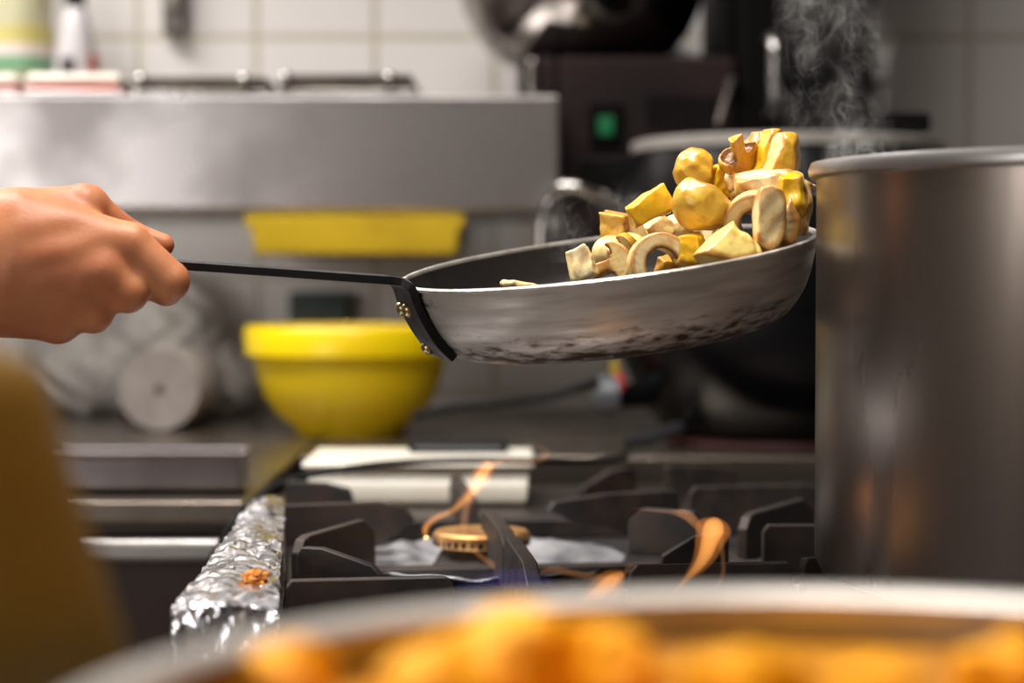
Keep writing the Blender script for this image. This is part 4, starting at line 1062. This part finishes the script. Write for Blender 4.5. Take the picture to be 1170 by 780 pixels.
# ---- upper heap
M_('mushroom_piece', 'hull', 743, 235, 25, 1.12, (0, 0, 0), 'long golden mushroom slab sticking out at the upper left of the heap', dict(r=(1.35, .9, 1.1), cuts=[(-.55, -.1, .84, .42), (.45, 0, -.9, .50), (-.86, -.1, -.5, .88), (.2, -1, .15, .35), (.9, 0, .4, .85)]), TAN, YEL, 33)
M_('mushroom_piece', 'hull', 801, 233, 27, 1.10, (0, 0, 0), 'largest rounded yellow cap piece in the centre of the heap', dict(r=(1.08, .9, 1.0), cuts=[(.42, .1, .9, .52), (.95, .3, -.2, .92), (-.5, .6, .7, .74)]), np.array(lin(222, 180, 66)[:3]), SKIN, 34)
M_('mushroom_piece', 'hull', 791, 196, 21, 1.14, (0, 0, 0), 'rounded shiny yellow cap piece at the upper left above the largest cap', dict(r=(1.1, .9, 1.05), cuts=[(.98, .1, -.12, .55), (.3, .2, .95, .82), (-.8, .3, .5, .86)]), SKIN, TAN, 35)
M_('mushroom_slice', 'slice', 810, 214, 22, 1.15, (40, 35, 0), 'yellow mushroom slice tucked between the two rounded caps', dict(t=.2), YEL, SKIN, 36)
M_('mushroom_piece', 'block', 826, 206, 15, 1.15, (10, 20, 0), 'deep yellow mushroom piece below the topmost stem piece', dict(h=(.7, .6, 1.0), r=.2), YEL, YEL, 37)
M_('mushroom_half', 'half', 838, 176, 23, 1.13, (160, -38, -34), 'topmost mushroom piece with its stem stub upright over dark gills', dict(), SKIN, TAN, 38, np.array(lin(92, 66, 32)[:3]))
M_('mushroom_slice', 'hull', 861, 183, 23, 1.145, (0, 0, 0), 'orange-brown mushroom slice standing behind the topmost stem piece', dict(r=(.95, .8, 1.3), cuts=[(.9, -.3, -.3, .25), (-.9, -.3, .35, .45), (0, -1, 0, .6)]), TAN, np.array(lin(212, 146, 44)[:3]), 39)
M_('mushroom_slice', 'hull', 875, 180, 23, 1.135, (0, 0, 0), 'middle yellow slice of the stacked slices at the upper right', dict(r=(.95, .8, 1.3), cuts=[(.9, -.4, -.3, .3), (-.9, -.35, .35, .38), (.1, -1, 0, .62)]), SKIN, YEL, 40)
M_('mushroom_piece', 'hull', 893, 182, 23, 1.12, (0, 0, 0), 'shiny outermost yellow cap slice at the upper right of the heap', dict(r=(1.0, .8, 1.28), cuts=[(-.9, -.35, .35, .45), (.96, -.3, -.1, .62), (0, .2, -1, 1.0)]), SKIN, CREAM, 41)

M_('mushroom_slice', 'slice', 735, 268, 19, 1.17, (-40, 20, 10), 'cream mushroom slice at the back of the heap, right behind the upright stem cube', dict(t=.24), SKIN, CREAM, 42)
M_('mushroom_piece', 'hull', 818, 250, 20, 1.14, (0, 0, 0), 'tan mushroom lump in the gap between the largest cap and the big curved slice', dict(r=(1, .9, .9), cuts=[(.5, -.5, .6, .5), (-.6, -.4, .5, .6)]), TAN, SKIN, 43)
M_('mushroom_piece', 'hull', 862, 222, 22, 1.135, (0, 0, 0), 'tan mushroom lump wedged under the stacked slices above the curved slice', dict(r=(1.1, .8, .9), cuts=[(-.5, -.5, .7, .5), (.6, -.5, .3, .6)]), SKIN, CREAM, 44)

# ================================================================== steam
sm = bpy.data.materials.new('steam'); sm.use_nodes = True; nt = sm.node_tree
nt.nodes.remove(nt.nodes['Principled BSDF'])
def steam_nodes(nt, dens, scale, seed, zlo, zhi, cx, wx, cy, wy):
    N, L = nt.nodes, nt.links
    vs_ = N.new('ShaderNodeVolumeScatter'); vs_.inputs['Color'].default_value = (1, .95, .9, 1)
    L.new(vs_.outputs[0], N['Material Output'].inputs['Volume'])
    geo = N.new('ShaderNodeNewGeometry')
    def math_(op, a, b=None, c=None):
        m = N.new('ShaderNodeMath'); m.operation = op
        for i, q in enumerate((a, b, c)):
            if q is None: continue
            if isinstance(q, (int, float)): m.inputs[i].default_value = q
            else: L.new(q, m.inputs[i])
        return m.outputs[0]
    mp = N.new('ShaderNodeMapping'); mp.inputs['Location'].default_value = (seed, seed * .7, 0); mp.inputs['Scale'].default_value = (1, .5, .75)
    L.new(geo.outputs['Position'], mp.inputs['Vector'])
    def ridge(sc_, dist, width):
        n = N.new('ShaderNodeTexNoise'); n.inputs['Scale'].default_value = sc_; n.inputs['Detail'].default_value = 1.5; n.inputs['Distortion'].default_value = dist
        L.new(mp.outputs[0], n.inputs['Vector'])
        d = math_('ABSOLUTE', math_('SUBTRACT', n.outputs['Fac'], .5))
        r = math_('SUBTRACT', 1, math_('DIVIDE', d, width)); return math_('POWER', math_('MAXIMUM', r, 0), 1.5)
    big = N.new('ShaderNodeTexNoise'); big.inputs['Scale'].default_value = scale * .8; big.inputs['Detail'].default_value = 1; L.new(mp.outputs[0], big.inputs['Vector'])
    gate = N.new('ShaderNodeMapRange'); gate.inputs['From Min'].default_value = .42; gate.inputs['From Max'].default_value = .66; L.new(big.outputs['Fac'], gate.inputs['Value'])
    fil = math_('ADD', ridge(scale, 1.6, .035), math_('MULTIPLY', ridge(scale * 1.9, 1.2, .05), .6))
    fil = math_('ADD', fil, .05)
    sep = N.new('ShaderNodeSeparateXYZ'); L.new(geo.outputs['Position'], sep.inputs[0])
    def bump_(o, c, w_):
        q = math_('DIVIDE', math_('SUBTRACT', o, c), w_); return math_('MAXIMUM', math_('SUBTRACT', 1, math_('MULTIPLY', q, q)), 0)
    env = math_('MULTIPLY', bump_(sep.outputs['X'], cx, wx), bump_(sep.outputs['Y'], cy, wy))
    zf = N.new('ShaderNodeMapRange'); zf.inputs['From Min'].default_value = zlo; zf.inputs['From Max'].default_value = zhi; zf.inputs['To Min'].default_value = 1; zf.inputs['To Max'].default_value = .45; L.new(sep.outputs['Z'], zf.inputs['Value'])
    out = math_('MULTIPLY', math_('MULTIPLY', math_('MULTIPLY', fil, gate.outputs[0]), math_('MULTIPLY', env, zf.outputs[0])), dens)
    L.new(out, vs_.inputs['Density'])
YST = 1.26
pa, pb2 = P(880, 200, YST), P(1030, -40, YST)
steam_nodes(nt, 34, 38, 2.0, pa.z, pb2.z, (pa.x + pb2.x) / 2, (pb2.x - pa.x) / 2, YST, .045)
b = MB(); b.lathe([(0, pa.z - .012)] + [((pb2.x - pa.x) / 2 * k, z) for k, z in ((.8, pa.z - .012), (1.0, pa.z + .01), (1.0, pb2.z - .01), (.8, pb2.z))] + [(0, pb2.z)], ((pa.x + pb2.x) / 2, YST, 0), 24, sy=.045 / ((pb2.x - pa.x) / 2))
st_o = b.build('steam', sm, smooth=False); tag(st_o, 'curling wisps of steam rising in front of the black cabinet', 'steam', kind='stuff')
def wisp(b, pts, Y, n=10):
    s_ = smooth_path([tuple(list(q) + [0] * (4 - len(q))) for q in pts], 7)
    b.tube([P(q[0], q[1], Y + q[3]) for q in s_], [max(.4, q[2]) * Y / F for q in s_], n)
sm2 = bpy.data.materials.new('thin_steam'); sm2.use_nodes = True; sm2.node_tree.nodes.remove(sm2.node_tree.nodes['Principled BSDF'])
pa, pb2 = P(605, 300, 1.16), P(735, 205, 1.16)
steam_nodes(sm2.node_tree, 12, 46, 5.0, pa.z, pb2.z, (pa.x + pb2.x) / 2, (pb2.x - pa.x) / 2, 1.16, .035)
b = MB(); b.lathe([(0, pa.z)] + [((pb2.x - pa.x) / 2 * k, z) for k, z in ((.8, pa.z), (1.0, pa.z + .01), (1.0, pb2.z - .01), (.8, pb2.z))] + [(0, pb2.z)], ((pa.x + pb2.x) / 2, 1.16, 0), 24, sy=.035 / ((pb2.x - pa.x) / 2))
tag(b.build('steam', sm2, smooth=False), 'faint steam rising inside the frying pan left of the heap', 'steam', kind='stuff')
